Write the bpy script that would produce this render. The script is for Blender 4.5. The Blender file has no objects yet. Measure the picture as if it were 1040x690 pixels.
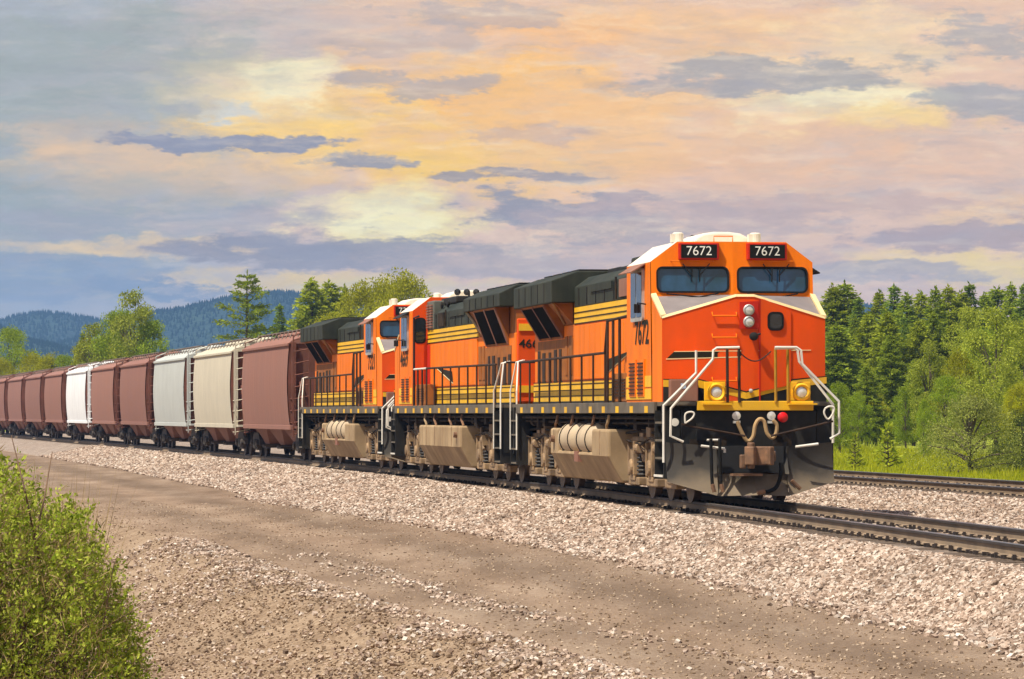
import bpy, bmesh, math, random
import numpy as np
from mathutils import Vector, Matrix

# ------------------------------------------------------------------ camera
SC = bpy.context.scene
COL = SC.collection
PI = math.pi
FPX = 4400.0          # focal length in photo pixels (photo is 1040 x 690)
HOR = 420.0           # photo row of the horizon
RT = 0.75             # rail top above the service road
CAMZ = RT + 1.55
cam_d = bpy.data.cameras.new('camera'); cam = bpy.data.objects.new('camera', cam_d); COL.objects.link(cam)
cam.location = (0, 0, CAMZ); cam.rotation_euler = (PI/2, 0, 0)
cam_d.sensor_width = 36; cam_d.lens = FPX/1040*36; cam_d.shift_y = (HOR-345)/1040
cam_d.clip_start = 1; cam_d.clip_end = 30000
SC.camera = cam

def lin(c):
    return tuple(((v/255+.055)/1.055)**2.4 if v > 10 else v/255/12.92 for v in c) + (1,)

# ------------------------------------------------------------------ sky and sun
SUN_TO = Vector((-0.80, -0.60, 0)).normalized()
SUN_EL = math.radians(60)
sun_az = math.atan2(SUN_TO.x, SUN_TO.y)
W = bpy.data.worlds.new('World'); SC.world = W; W.use_nodes = True
W.cycles.sampling_method = 'MANUAL'; W.cycles.sample_map_resolution = 256
def build_sky():
    nt = W.node_tree; N = nt.nodes; L = nt.links; N.clear()
    def sock(v, s):
        if isinstance(v, (int, float)): s.default_value = v
        elif isinstance(v, (tuple, list)): s.default_value = v
        else: L.new(v, s)
    def M(op, a, b=None, c=None, clamp=False):
        n = N.new('ShaderNodeMath'); n.operation = op; n.use_clamp = clamp
        sock(a, n.inputs[0])
        if b is not None: sock(b, n.inputs[1])
        if c is not None: sock(c, n.inputs[2])
        return n.outputs[0]
    def mix(f, a, b):
        n = N.new('ShaderNodeMix'); n.data_type = 'RGBA'
        sock(f, n.inputs[0]); sock(a, n.inputs[6]); sock(b, n.inputs[7]); return n.outputs[2]
    def comb(x, y, z):
        n = N.new('ShaderNodeCombineXYZ'); sock(x, n.inputs[0]); sock(y, n.inputs[1]); sock(z, n.inputs[2]); return n.outputs[0]
    def noise(v, scale, detail=5, rough=.55):
        n = N.new('ShaderNodeTexNoise'); n.inputs['Scale'].default_value = scale
        n.inputs['Detail'].default_value = detail; n.inputs['Roughness'].default_value = rough
        L.new(v, n.inputs['Vector']); return n
    def smooth(x, a, b):
        n = N.new('ShaderNodeMapRange'); n.interpolation_type = 'SMOOTHSTEP'
        sock(x, n.inputs[0]); n.inputs[1].default_value = a; n.inputs[2].default_value = b; return n.outputs[0]
    tc = N.new('ShaderNodeTexCoord')
    sx = N.new('ShaderNodeSeparateXYZ'); L.new(tc.outputs['Generated'], sx.inputs[0])
    x, y, z = sx.outputs
    az = M('ARCTAN2', x, y)
    el = M('ARCSINE', z)
    U = M('MULTIPLY', az, FPX); V = M('MULTIPLY', el, FPX)
    # stretched cloud coordinates
    cs = comb(M('MULTIPLY', U, 1/260), M('MULTIPLY', V, 1/70), 3.7)
    cs2 = comb(M('MULTIPLY', U, 1/150), M('MULTIPLY', V, 1/30), 9.1)
    d1 = noise(comb(M('MULTIPLY', U, 1/170), M('MULTIPLY', V, 1/70), 1.3), 1.0, 11, .68)
    ds = N.new('ShaderNodeSeparateColor'); L.new(d1.outputs['Color'], ds.inputs[0])
    Ud = M('ADD', U, M('MULTIPLY', M('SUBTRACT', ds.outputs[0], .5), 300))
    Vd = M('ADD', V, M('MULTIPLY', M('SUBTRACT', ds.outputs[1], .5), 85))
    n1 = noise(cs, 1.0, 7, .6).outputs['Fac']
    n2 = noise(cs2, 1.0, 7, .62).outputs['Fac']
    # base: blue grey on the left to peach on the right, broad
    bg = smooth(M('ADD', Ud, M('MULTIPLY', M('SUBTRACT', n1, .5), 500)), -520, -20)
    col = mix(bg, lin((168, 172, 178)), lin((228, 190, 158)))
    low = smooth(V, 150, 60)
    col = mix(M('MULTIPLY', low, M('MULTIPLY', M('SUBTRACT', 1, bg), .7)), col, lin((152, 160, 172)))
    # streaks of lit and shaded cloud
    col = mix(M('MULTIPLY', smooth(n1, .50, .68), M('MULTIPLY', bg, .55)), col, lin((247, 205, 150)))
    col = mix(M('MULTIPLY', smooth(n2, .52, .70), .50), col, lin((176, 168, 166)))
    blobs = [  # photo x, y, radius x, y, colour, amount
        (70, 120, 190, 95, (164, 172, 182), .8), (40, 240, 130, 60, (156, 165, 178), .7),
        (480, 130, 190, 62, (254, 200, 104), .95), (540, 95, 100, 30, (253, 196, 108), .85), (495, 170, 110, 32, (255, 210, 80), .95),
        (300, 128, 110, 30, (254, 212, 112), .95), (150, 172, 130, 22, (238, 202, 164), .75), (90, 150, 60, 20, (236, 198, 166), .5),
        (240, 88, 85, 26, (250, 228, 190), .9), (300, 82, 50, 18, (255, 240, 205), .8), (220, 112, 40, 6, (206, 214, 235), .8),
        (400, 222, 85, 26, (255, 238, 176), 1.), (350, 218, 60, 16, (255, 240, 200), .9), (430, 235, 50, 14, (255, 236, 150), .8),
        (120, 252, 110, 9, (248, 214, 160), .75), (330, 284, 140, 11, (246, 214, 140), .85), (420, 290, 90, 10, (232, 222, 170), .6),
        (640, 35, 190, 26, (250, 200, 140), .75), (560, 40, 80, 20, (252, 190, 125), .6), (700, 130, 190, 45, (246, 198, 150), .6),
        (870, 104, 100, 20, (255, 238, 200), .9), (880, 52, 110, 30, (250, 224, 190), .7), (900, 125, 70, 12, (252, 218, 140), .7),
        (1000, 274, 100, 16, (252, 224, 140), .9), (1030, 225, 60, 20, (246, 206, 150), .6), (760, 180, 200, 30, (242, 192, 155), .5),
        (620, 150, 60, 18, (248, 200, 140), .5), (395, 224, 62, 13, (255, 248, 212), 1.), (285, 84, 45, 14, (255, 246, 220), .9), (870, 102, 55, 9, (255, 246, 220), .8), (100, 60, 170, 40, (158, 168, 182), .6), (80, 200, 150, 26, (156, 166, 182), .6),
        # shaded clouds
        (225, 141, 115, 8, (150, 150, 168), .95), (380, 166, 48, 10, (160, 156, 170), .9), (525, 184, 75, 7, (160, 150, 160), .85),
        (560, 216, 70, 15, (158, 152, 166), .9), (610, 238, 80, 14, (166, 158, 168), .6), (330, 254, 150, 17, (164, 154, 164), .92), (280, 243, 60, 14, (158, 152, 166), .7),
        (150, 222, 150, 16, (176, 172, 180), .6), (160, 297, 75, 9, (138, 152, 176), .85), (60, 285, 120, 22, (146, 160, 184), .7),
        (800, 72, 130, 20, (178, 172, 176), .85), (690, 88, 90, 10, (184, 174, 178), .6), (1000, 108, 70, 22, (168, 170, 182), .75), (1010, 42, 40, 18, (176, 174, 184), .7),
        (980, 246, 95, 16, (190, 164, 166), .85), (830, 212, 200, 12, (208, 176, 172), .6), (700, 225, 120, 18, (204, 176, 174), .6),
        (700, 265, 200, 14, (204, 178, 176), .6), (510, 262, 120, 12, (196, 176, 172), .6), (880, 283, 120, 10, (190, 176, 180), .8),
        (560, 130, 60, 8, (210, 178, 168), .5), (420, 90, 70, 10, (180, 172, 180), .7), (470, 20, 70, 12, (186, 176, 184), .6), (400, 45, 60, 12, (205, 184, 180), .6)]
    gm = M('ADD', .64, M('MULTIPLY', smooth(noise(comb(M('MULTIPLY', Ud, 1/75), M('MULTIPLY', Vd, 1/22), 12), 1.0, 10, .68).outputs['Fac'], .30, .66), .52))
    nb = noise(comb(M('MULTIPLY', U, 1/62), M('MULTIPLY', V, 1/19), 21), 1.0, 12, .62).outputs['Fac']
    nw = noise(comb(M('MULTIPLY', U, 1/85), M('MULTIPLY', V, 1/30), 31), 1.0, 12, .62).outputs['Fac']
    shade = False
    for (bx, by, rx, ry, c, s) in blobs:
        if (bx, by) == (225, 141): shade = True
        if shade: c = tuple(v*.94 for v in c)
        a = M('MULTIPLY', M('SUBTRACT', Ud, bx-520), 1/rx)
        b = M('MULTIPLY', M('SUBTRACT', Vd, HOR-by), 1/ry)
        q = M('ADD', M('MULTIPLY', a, a), M('MULTIPLY', b, b))
        if shade: f = M('MULTIPLY', smooth(M('ADD', q, M('MULTIPLY', M('SUBTRACT', nb, .5), 7.0)), 1.75, .45), min(1, s*1.02))
        else: f = M('MULTIPLY', M('MULTIPLY', smooth(M('ADD', q, M('MULTIPLY', M('SUBTRACT', nw, .5), 6.0)), 2.4, -.1), s), gm)
        col = mix(f, col, lin((c[0]*.985, c[1]*(.985 if shade else .965), c[2]*((.93 if bx > 250 else .965) if shade else .86))))
    # fine relief in the cloud
    n4 = noise(comb(M('MULTIPLY', Ud, 1/120), M('MULTIPLY', Vd, 1/26), 2.2), 1.0, 9, .66).outputs['Fac']
    col = mix(M('MULTIPLY', smooth(n4, .50, .72), .30), col, lin((188, 174, 166)))
    n5 = noise(comb(M('MULTIPLY', Ud, 1/140), M('MULTIPLY', Vd, 1/30), 8.2), 1.0, 9, .66).outputs['Fac']
    col = mix(M('MULTIPLY', smooth(n5, .52, .72), M('MULTIPLY', bg, .40)), col, lin((255, 226, 180)))
    c1 = noise(comb(M('MULTIPLY', U, 1/140), M('MULTIPLY', V, 1/27), 41), 1.0, 13, .6).outputs['Fac']
    c2 = noise(comb(M('MULTIPLY', M('ADD', U, -7), 1/140), M('MULTIPLY', M('ADD', V, -5), 1/27), 41), 1.0, 13, .6).outputs['Fac']
    rel = M('SUBTRACT', c1, c2)
    col = mix(M('MULTIPLY', smooth(rel, .0, .2), M('ADD', .08, M('MULTIPLY', bg, .30))), col, lin((255, 228, 184)))
    col = mix(M('MULTIPLY', smooth(rel, .0, -.2), .32), col, lin((158, 152, 158)))
    col = mix(M('MULTIPLY', smooth(c1, .53, .66), .28), col, lin((172, 168, 172)))
    n3 = noise(comb(M('MULTIPLY', Ud, 1/60), M('MULTIPLY', Vd, 1/18), 5), 1.0, 8, .68).outputs['Fac']
    g = M('ADD', .74, M('MULTIPLY', n3, .38))
    vm = N.new('ShaderNodeVectorMath'); vm.operation = 'SCALE'; L.new(col, vm.inputs[0]); L.new(g, vm.inputs['Scale'])
    # clear sky above the cloud layer
    sky = N.new('ShaderNodeTexSky'); sky.sky_type = 'NISHITA'; sky.sun_disc = False
    sky.sun_elevation = SUN_EL; sky.sun_rotation = sun_az; sky.air_density = 1.0; sky.dust_density = 1.5
    sk = N.new('ShaderNodeVectorMath'); sk.operation = 'SCALE'; L.new(sky.outputs[0], sk.inputs[0]); sk.inputs['Scale'].default_value = .10
    fin = mix(M('MULTIPLY', smooth(el, .09, .38), .90), vm.outputs[0], sk.outputs[0])
    b = N.new('ShaderNodeBackground'); L.new(fin, b.inputs[0]); b.inputs[1].default_value = 1.0
    o = N.new('ShaderNodeOutputWorld'); L.new(b.outputs[0], o.inputs[0])
build_sky()
sd = bpy.data.lights.new('sun', 'SUN'); so = bpy.data.objects.new('sun', sd); COL.objects.link(so)
sd.energy = 5.0; sd.angle = math.radians(.6); sd.color = (1, .93, .80)
to_sun = Vector((SUN_TO.x*math.cos(SUN_EL), SUN_TO.y*math.cos(SUN_EL), math.sin(SUN_EL)))
so.rotation_euler = to_sun.to_track_quat('Z', 'Y').to_euler(); so.location = (-30, -10, 60)
SC.view_settings.view_transform = 'Standard'; SC.view_settings.look = 'None'
SC.view_settings.exposure = 0.36; SC.view_settings.gamma = 1
SC.cycles.max_bounces = 6; SC.cycles.volume_bounces = 0; SC.cycles.transparent_max_bounces = 8
SC.cycles.use_denoising = True
SC.cycles.use_adaptive_sampling = True; SC.cycles.adaptive_threshold = .02

# ------------------------------------------------------------------ materials
MATS = {}
def mat(name, c, rough=.55, metal=0., var=.12, scale=3., bump=0., dust=None, dust_amt=.0, stretch=None, spec=.5, coat=0., detail=4, c2=None):
    """procedural paint / metal / stone: colour, noise variation, dust patches, fine relief"""
    if name in MATS: return MATS[name]
    m = bpy.data.materials.new(name); m.use_nodes = True; MATS[name] = m
    nt = m.node_tree; N = nt.nodes; L = nt.links; p = N['Principled BSDF']
    p.inputs['Roughness'].default_value = rough; p.inputs['Metallic'].default_value = metal
    p.inputs['Specular IOR Level'].default_value = spec; p.inputs['Coat Weight'].default_value = coat
    tc = N.new('ShaderNodeTexCoord'); mp = N.new('ShaderNodeMapping'); L.new(tc.outputs['Object'], mp.inputs[0])
    if stretch: mp.inputs['Scale'].default_value = stretch
    n = N.new('ShaderNodeTexNoise'); n.inputs['Scale'].default_value = scale; n.inputs['Detail'].default_value = detail
    L.new(mp.outputs[0], n.inputs['Vector'])
    rp = N.new('ShaderNodeValToRGB'); L.new(n.outputs['Fac'], rp.inputs[0])
    lo = c2 if c2 else tuple(v*(1-var*1.6) for v in c[:3]); hi = tuple(min(1, v*(1+var)) for v in c[:3])
    rp.color_ramp.elements[0].position = .32; rp.color_ramp.elements[1].position = .68
    rp.color_ramp.elements[0].color = tuple(lo[:3])+(1,); rp.color_ramp.elements[1].color = tuple(hi[:3])+(1,)
    out = rp.outputs[0]
    if dust:
        n2 = N.new('ShaderNodeTexNoise'); n2.inputs['Scale'].default_value = scale*.7; n2.inputs['Detail'].default_value = 7; n2.inputs['Roughness'].default_value = .65
        L.new(tc.outputs['Object'], n2.inputs['Vector'])
        r2 = N.new('ShaderNodeMapRange'); L.new(n2.outputs['Fac'], r2.inputs[0]); r2.inputs[1].default_value = .38; r2.inputs[2].default_value = .66; r2.inputs[4].default_value = dust_amt
        mx = N.new('ShaderNodeMix'); mx.data_type = 'RGBA'; L.new(r2.outputs[0], mx.inputs[0]); L.new(out, mx.inputs[6]); mx.inputs[7].default_value = tuple(dust[:3])+(1,)
        out = mx.outputs[2]
    L.new(out, p.inputs['Base Color'])
    if bump:
        b = N.new('ShaderNodeBump'); b.inputs['Strength'].default_value = bump; b.inputs['Distance'].default_value = .02
        n3 = N.new('ShaderNodeTexNoise'); n3.inputs['Scale'].default_value = scale*6; n3.inputs['Detail'].default_value = 5
        L.new(tc.outputs['Object'], n3.inputs['Vector']); L.new(n3.outputs['Fac'], b.inputs['Height']); L.new(b.outputs[0], p.inputs['Normal'])
    return m
TAN = (.37, .25, .135)
ORANGE = mat('orange_paint', (.88, .190, .003), .55, var=.10, scale=1.0, stretch=(2.5, 2.5, .25), detail=7, dust=(.54, .13, .012), dust_amt=.40, spec=.12)
ORANGE_SHADE = mat('orange_paint_end_shade', (.84, .082, .003), .55, var=.08, scale=1.0, stretch=(2, 2, .4), detail=7, dust=(.52, .075, .012), dust_amt=.50, spec=.15)  # the livery orange, redder and darker: weaker sun on end faces mixed in
RED_AND_SHADE = mat('red_paint_and_door_shade', (.50, .02, .008), .5, var=.08, scale=1.5, spec=.2)  # red fittings; also the painted shade on one hood door
YELLOW = mat('yellow_paint', (.84, .46, .012), .55, spec=.2, var=.08, scale=1.5, dust=(.55, .32, .08), dust_amt=.35)
CREAM = mat('cream_paint', (.80, .62, .30), .45, var=.06)
DKGREEN = mat('dark_green_paint', (.026, .031, .023), .65, var=.25, scale=1.4, stretch=(2.5, 2.5, .4), dust=(.075, .072, .050), dust_amt=.45, spec=.12)
BLACK = mat('black_paint', (.016, .016, .016), .6, var=.2, scale=2., dust=(.06, .05, .036), dust_amt=.45, spec=.12)
SOOT = mat('black_underframe', (.016, .013, .011), .8, var=.25, scale=3., dust=(.10, .065, .038), dust_amt=.55, bump=.2, spec=.08)
MESHB = mat('black_mesh_screen', (.007, .006, .005), .9, var=.3, scale=30, spec=.02)
GREYSILL = mat('grey_sill_paint', (.115, .10, .08), .7, var=.2, scale=2, dust=(.22, .165, .10), dust_amt=.5, spec=.15)
GREYTOP = mat('grey_antiglare_paint', (.22, .185, .175), .7, var=.08)
WHITEROOF = mat('cream_white_roof_paint', (.80, .72, .58), .5, var=.06, dust=(.6, .45, .3), dust_amt=.3)
WHITE = mat('white_rail_paint', (.80, .76, .66), .45, var=.05, dust=(.5, .4, .28), dust_amt=.4)
MAUVE = mat('faded_maroon_box', (.26, .115, .075), .7, var=.1, dust=(.30, .17, .12), dust_amt=.5, spec=.15)
BURNT = mat('burnt_orange_grille_and_shade', (.36, .115, .02), .7, var=.2, dust=(.22, .10, .04), dust_amt=.6, spec=.15)  # grille colour; also paints shade onto the orange beneath the radiators
TANK = mat('dusty_tan_steel', (.42, .295, .165), .8, var=.14, scale=1.3, stretch=(1.6, 1.6, .5), detail=7, dust=(.21, .135, .072), dust_amt=.62, bump=.10, spec=.15)
TRUCKM = mat('dusty_truck_steel', (.36, .23, .115), .8, var=.3, scale=2.5, dust=(.12, .075, .045), dust_amt=.8, bump=.25)
SPRINGM = mat('dark_spring_steel', (.035, .028, .022), .6, var=.2)
WHEELM = mat('wheel_steel', (.17, .115, .075), .6, .2, var=.25, scale=4)
RESV = mat('dusty_reservoir_paint', (.55, .42, .26), .6, var=.07, scale=1.5, dust=(.36, .26, .17), dust_amt=.5)
HRAIL = mat('brown_black_handrail', (.050, .030, .020), .65, var=.2, spec=.12)
GLASS = mat('windshield_glass', (.014, .055, .115), .05, var=.6, scale=1.6, spec=.7, c2=(.006, .035, .045))  # blue and teal reflection painted into the pane colour
DKGLASS = mat('dark_window_glass', (.012, .02, .024), .06, spec=.6)
RUBBER = mat('black_rubber', (.014, .013, .012), .75, spec=.1)
HOSE = mat('tan_air_hose', (.42, .27, .12), .65, var=.15)
LENS = mat('lamp_lens', (.72, .70, .64), .12, .3, var=.1, scale=20)
REDLAMP = mat('red_lamp_lens', (.62, .008, .008), .2)
PLOW = mat('dusty_plow_with_painted_light', (.050, .045, .039), .75, var=.2, scale=1.0, dust=(.085, .072, .055), dust_amt=.5, bump=.1, spec=.12)
def plow_painted_light():  # tan foot, dark top: sunlit patch and overhang shade painted into the colour
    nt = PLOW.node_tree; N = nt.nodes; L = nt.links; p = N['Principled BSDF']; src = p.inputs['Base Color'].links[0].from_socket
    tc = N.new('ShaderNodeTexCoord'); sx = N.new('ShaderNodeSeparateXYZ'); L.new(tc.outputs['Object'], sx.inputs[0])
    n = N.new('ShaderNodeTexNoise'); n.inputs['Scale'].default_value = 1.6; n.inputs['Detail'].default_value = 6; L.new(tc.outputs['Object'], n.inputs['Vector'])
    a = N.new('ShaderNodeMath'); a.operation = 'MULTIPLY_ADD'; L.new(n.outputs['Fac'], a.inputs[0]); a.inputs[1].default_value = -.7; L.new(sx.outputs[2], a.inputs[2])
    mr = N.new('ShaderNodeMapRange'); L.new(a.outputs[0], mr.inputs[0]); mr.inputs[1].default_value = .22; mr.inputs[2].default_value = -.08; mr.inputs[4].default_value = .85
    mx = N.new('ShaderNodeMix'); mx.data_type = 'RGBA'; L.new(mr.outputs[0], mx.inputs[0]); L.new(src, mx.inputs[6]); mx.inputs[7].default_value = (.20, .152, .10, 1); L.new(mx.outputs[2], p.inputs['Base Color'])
plow_painted_light()
RUSTC = mat('rusty_coupler_steel', (.23, .115, .055), .75, var=.3, scale=5, dust=(.10, .06, .035), dust_amt=.7, bump=.3)
LETTER = mat('black_lettering', (.022, .019, .010), .6, spec=.1)
GOLD = mat('dull_gold_paint', (.42, .22, .02), .6, var=.2, dust=(.20, .11, .03), dust_amt=.5, spec=.15)
LETTERW = mat('white_lettering', (.80, .78, .70), .5)
SILVER = mat('galvanised_steel', (.48, .46, .42), .5, .4, var=.15)
DULLG = mat('dull_galvanised_steel', (.21, .165, .135), .7, .1, var=.2, spec=.15)
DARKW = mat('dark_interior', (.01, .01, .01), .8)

# ------------------------------------------------------------------ mesh helpers
class MB:
    def __init__(s): s.v = []; s.f = []; s.m = []; s.mi = 0
    def add(s, vs, fs):
        o = len(s.v); s.v += [tuple(q) for q in vs]
        s.f += [tuple(i+o for i in f) for f in fs]; s.m += [s.mi]*len(fs); return s
    def hexa(s, p):   # 4 bottom ccw, 4 top
        return s.add(p, [(3, 2, 1, 0), (4, 5, 6, 7), (0, 1, 5, 4), (1, 2, 6, 5), (2, 3, 7, 6), (3, 0, 4, 7)])
    def box(s, x0, x1, y0, y1, z0, z1):
        x0, x1 = min(x0, x1), max(x0, x1); y0, y1 = min(y0, y1), max(y0, y1); z0, z1 = min(z0, z1), max(z0, z1)
        return s.hexa([(x0, y0, z0), (x1, y0, z0), (x1, y1, z0), (x0, y1, z0), (x0, y0, z1), (x1, y0, z1), (x1, y1, z1), (x0, y1, z1)])
    def prism(s, poly, a0, a1, axis='x'):
        """poly in the two other axes; extruded along axis"""
        n = len(poly)
        def P(a, q):
            return (a, q[0], q[1]) if axis == 'x' else ((q[0], a, q[1]) if axis == 'y' else (q[0], q[1], a))
        vs = [P(a0, q) for q in poly] + [P(a1, q) for q in poly]
        fs = [tuple(range(n-1, -1, -1)), tuple(range(n, 2*n))] + [(i, (i+1) % n, n+(i+1) % n, n+i) for i in range(n)]
        return s.add(vs, fs)
    def tube(s, pts, r, n=6, r1=None, closed=False):
        pts = [Vector(p) for p in pts]; m = len(pts); vs = []; fs = []
        up = None
        for i, p in enumerate(pts):
            a = pts[max(i-1, 0)]; b = pts[min(i+1, m-1)]; t = (b-a)
            if t.length < 1e-9: t = Vector((0, 0, 1))
            t.normalize()
            if up is None:
                up = Vector((0, 0, 1)) if abs(t.z) < .9 else Vector((1, 0, 0))
            u = t.cross(up)
            if u.length < 1e-6: u = t.orthogonal()
            u.normalize(); w = u.cross(t); up = w
            rr = r if r1 is None else r+(r1-r)*i/(m-1)
            for k in range(n):
                a_ = 2*PI*k/n; vs.append(p+u*(rr*math.cos(a_))+w*(rr*math.sin(a_)))
        for i in range(m-1):
            for k in range(n):
                k2 = (k+1) % n; fs.append((i*n+k, i*n+k2, (i+1)*n+k2, (i+1)*n+k))
        fs.append(tuple(range(n-1, -1, -1))); fs.append(tuple(range((m-1)*n, m*n)))
        return s.add(vs, fs)
    def lathe(s, prof, c, axis='y', n=20):
        """prof: list of (radius, offset along axis)"""
        vs = []; fs = []
        for (r, a) in prof:
            for k in range(n):
                t = 2*PI*k/n; p, q = r*math.cos(t), r*math.sin(t)
                vs.append((c[0]+p, c[1]+a, c[2]+q) if axis == 'y' else ((c[0]+a, c[1]+p, c[2]+q) if axis == 'x' else (c[0]+p, c[1]+q, c[2]+a)))
        for i in range(len(prof)-1):
            for k in range(n):
                k2 = (k+1) % n; fs.append((i*n+k, i*n+k2, (i+1)*n+k2, (i+1)*n+k))
        fs.append(tuple(range(n-1, -1, -1))); fs.append(tuple(range((len(prof)-1)*n, len(prof)*n)))
        return s.add(vs, fs)
    def cyl(s, p0, p1, r, n=16): return s.tube([p0, p1], r, n)
    def build(s, name, mats, parent=None, smooth=False, bevel=0, fix=True):
        me = bpy.data.meshes.new(name); me.from_pydata(s.v, [], s.f)
        if not isinstance(mats, (list, tuple)): mats = [mats]
        for q in mats: me.materials.append(q)
        if len(mats) > 1: me.polygons.foreach_set('material_index', s.m)
        if fix:
            b = bmesh.new(); b.from_mesh(me); bmesh.ops.recalc_face_normals(b, faces=b.faces); b.to_mesh(me); b.free()
        me.polygons.foreach_set('use_smooth', [bool(smooth)]*len(me.polygons))
        if smooth:
            me.set_sharp_from_angle(angle=math.radians(40))
        o = bpy.data.objects.new(name, me); COL.objects.link(o)
        if parent: o.parent = parent
        if bevel:
            md = o.modifiers.new('bevel', 'BEVEL'); md.width = bevel; md.segments = 2; md.limit_method = 'ANGLE'; md.angle_limit = math.radians(35)
        return o
def empty(name, loc=(0, 0, 0), rz=0, parent=None):
    o = bpy.data.objects.new(name, None); COL.objects.link(o); o.location = loc; o.rotation_euler = (0, 0, rz); o.empty_display_size = .3
    if parent: o.parent = parent
    return o
def tag(o, label, cat, group=None):
    o['label'] = label; o['category'] = cat
    if group: o['group'] = group
    return o
def copy_tree(o, parent=None):
    c = o.copy(); COL.objects.link(c); c.parent = parent
    for ch in o.children: copy_tree(ch, c)
    return c
def np_mesh(name, V, F, mats, parent=None, smooth=False, mi=None):
    """fast mesh from arrays; F is (n, k) of one polygon size"""
    me = bpy.data.meshes.new(name); n, k = F.shape
    me.vertices.add(len(V)); me.vertices.foreach_set('co', np.ascontiguousarray(V, dtype=np.float32).ravel())
    me.loops.add(n*k); me.loops.foreach_set('vertex_index', np.ascontiguousarray(F, dtype=np.int32).ravel())
    me.polygons.add(n); me.polygons.foreach_set('loop_start', np.arange(0, n*k, k, dtype=np.int32))
    if not isinstance(mats, (list, tuple)): mats = [mats]
    for q in mats: me.materials.append(q)
    if mi is not None: me.polygons.foreach_set('material_index', mi.astype(np.int32))
    me.polygons.foreach_set('use_smooth', np.full(n, bool(smooth)))
    me.update(calc_edges=True)
    o = bpy.data.objects.new(name, me); COL.objects.link(o)
    if parent: o.parent = parent
    return o

# ------------------------------------------------------------------ track geometry in plan
KY = np.array([0, 40, 60, 80, 100, 130, 165, 230, 320, 500, 900], float)
KS = np.array([.085, .100, .108, .124, .142, .163, .169, .174, .180, .185, .185])
_Y = np.arange(0, 900, .25); _S = np.interp(_Y, KY, KS)
_X = -np.concatenate([[0], np.cumsum((_S[1:]+_S[:-1])/2*.25)]); _X += 3.78-np.interp(78, _Y, _X)
_A = np.concatenate([[0], np.cumsum(np.hypot(np.diff(_X), .25))])      # arc length
def Xc(Y): return np.interp(Y, _Y, _X)
def at_arc(s, off=0.):
    """point on the centre line at arc length s, off metres to the right of it (seen from the camera)"""
    Y = np.interp(s, _A, _Y); X = np.interp(Y, _Y, _X); k = np.interp(Y, _Y, _S); c = 1/math.sqrt(1+k*k)
    return np.array([X+off*c, Y+off*k*c])
def arc_of(Y): return float(np.interp(Y, _Y, _A))
CRY = np.array([10, 30, 37.5, 50.6, 84, 130, 200, 320, 700], float)
CRX = np.array([5.5, 1.5, .34, -2.2, -7.4, -14.5, -27, -49, -118], float)
def Xcrest(Y): return np.interp(Y, CRY, CRX)
SHY = np.array([20, 44, 70, 93, 111, 150, 180, 260, 800], float)
SHW = np.array([2.5, 2.65, 3.0, 4.1, 5.0, 4.8, 4.4, 4.2, 4.2], float)
def shoulder(Y): return np.interp(Y, SHY, SHW)          # near toe of the ballast from the centre line
T2 = 9.0                                              # centre of the second track
rng = np.random.default_rng(7)
_ph = rng.uniform(0, 6.28, (10, 2)); _fr = rng.normal(0, 1, (10, 2))
def lump(X, Y, s):
    r = 0
    for i in range(10): r = r + np.sin(X*_fr[i, 0]*s+_ph[i, 0]+Y*_fr[i, 1]*s+_ph[i, 1])
    return r/10
def zground(X, Y):
    X = np.asarray(X, float); Y = np.asarray(Y, float)
    u = X-Xc(Y)
    z = .03*lump(X, Y, 1.2)+.015*lump(X, Y, 4)
    cr = Xcrest(Y)-X
    dd = np.clip(cr, 0, None)
    bank = -1.55*(1-np.exp(-dd*.30))
    far = np.clip((dd-7)*.12, 0, 1.2)
    z = z+bank+far*(Y < 150)+np.exp(-(cr+.35)**2/.35)*.06+np.exp(-(cr+1.9)**2/.25)*.05
    # beyond the tracks: gentle rise
    r = np.clip((Y-150)/150, 0, 1)*np.clip((u-14)/8, 0, 1)
    z = np.where(u > 11.5, z*.4-.05+1.0*r+np.clip((Y-330)/2000, 0, 1)*8*(u > 14), z)
    zb = np.clip((u+shoulder(Y))/(shoulder(Y)-1.7), 0, 1)
    bed = np.where(u < 0, zb*.545, .545)
    bed = np.where(u > 1.6, .545-.10*np.clip((u-1.6)/1.2, 0, 1), bed)
    bed = np.where(u > 6.2, .445+.10*np.clip((u-6.2)/1.2, 0, 1), bed)
    bed = np.where(u > 10.7, .545-.60*np.clip((u-10.7)/1.3, 0, 1), bed)
    inside = (u > -shoulder(Y)) & (u < 12)
    return np.where(inside, bed+.012*lump(X, Y, 5)+np.where(u < -1.7, z*(1-zb), 0), z)

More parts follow.
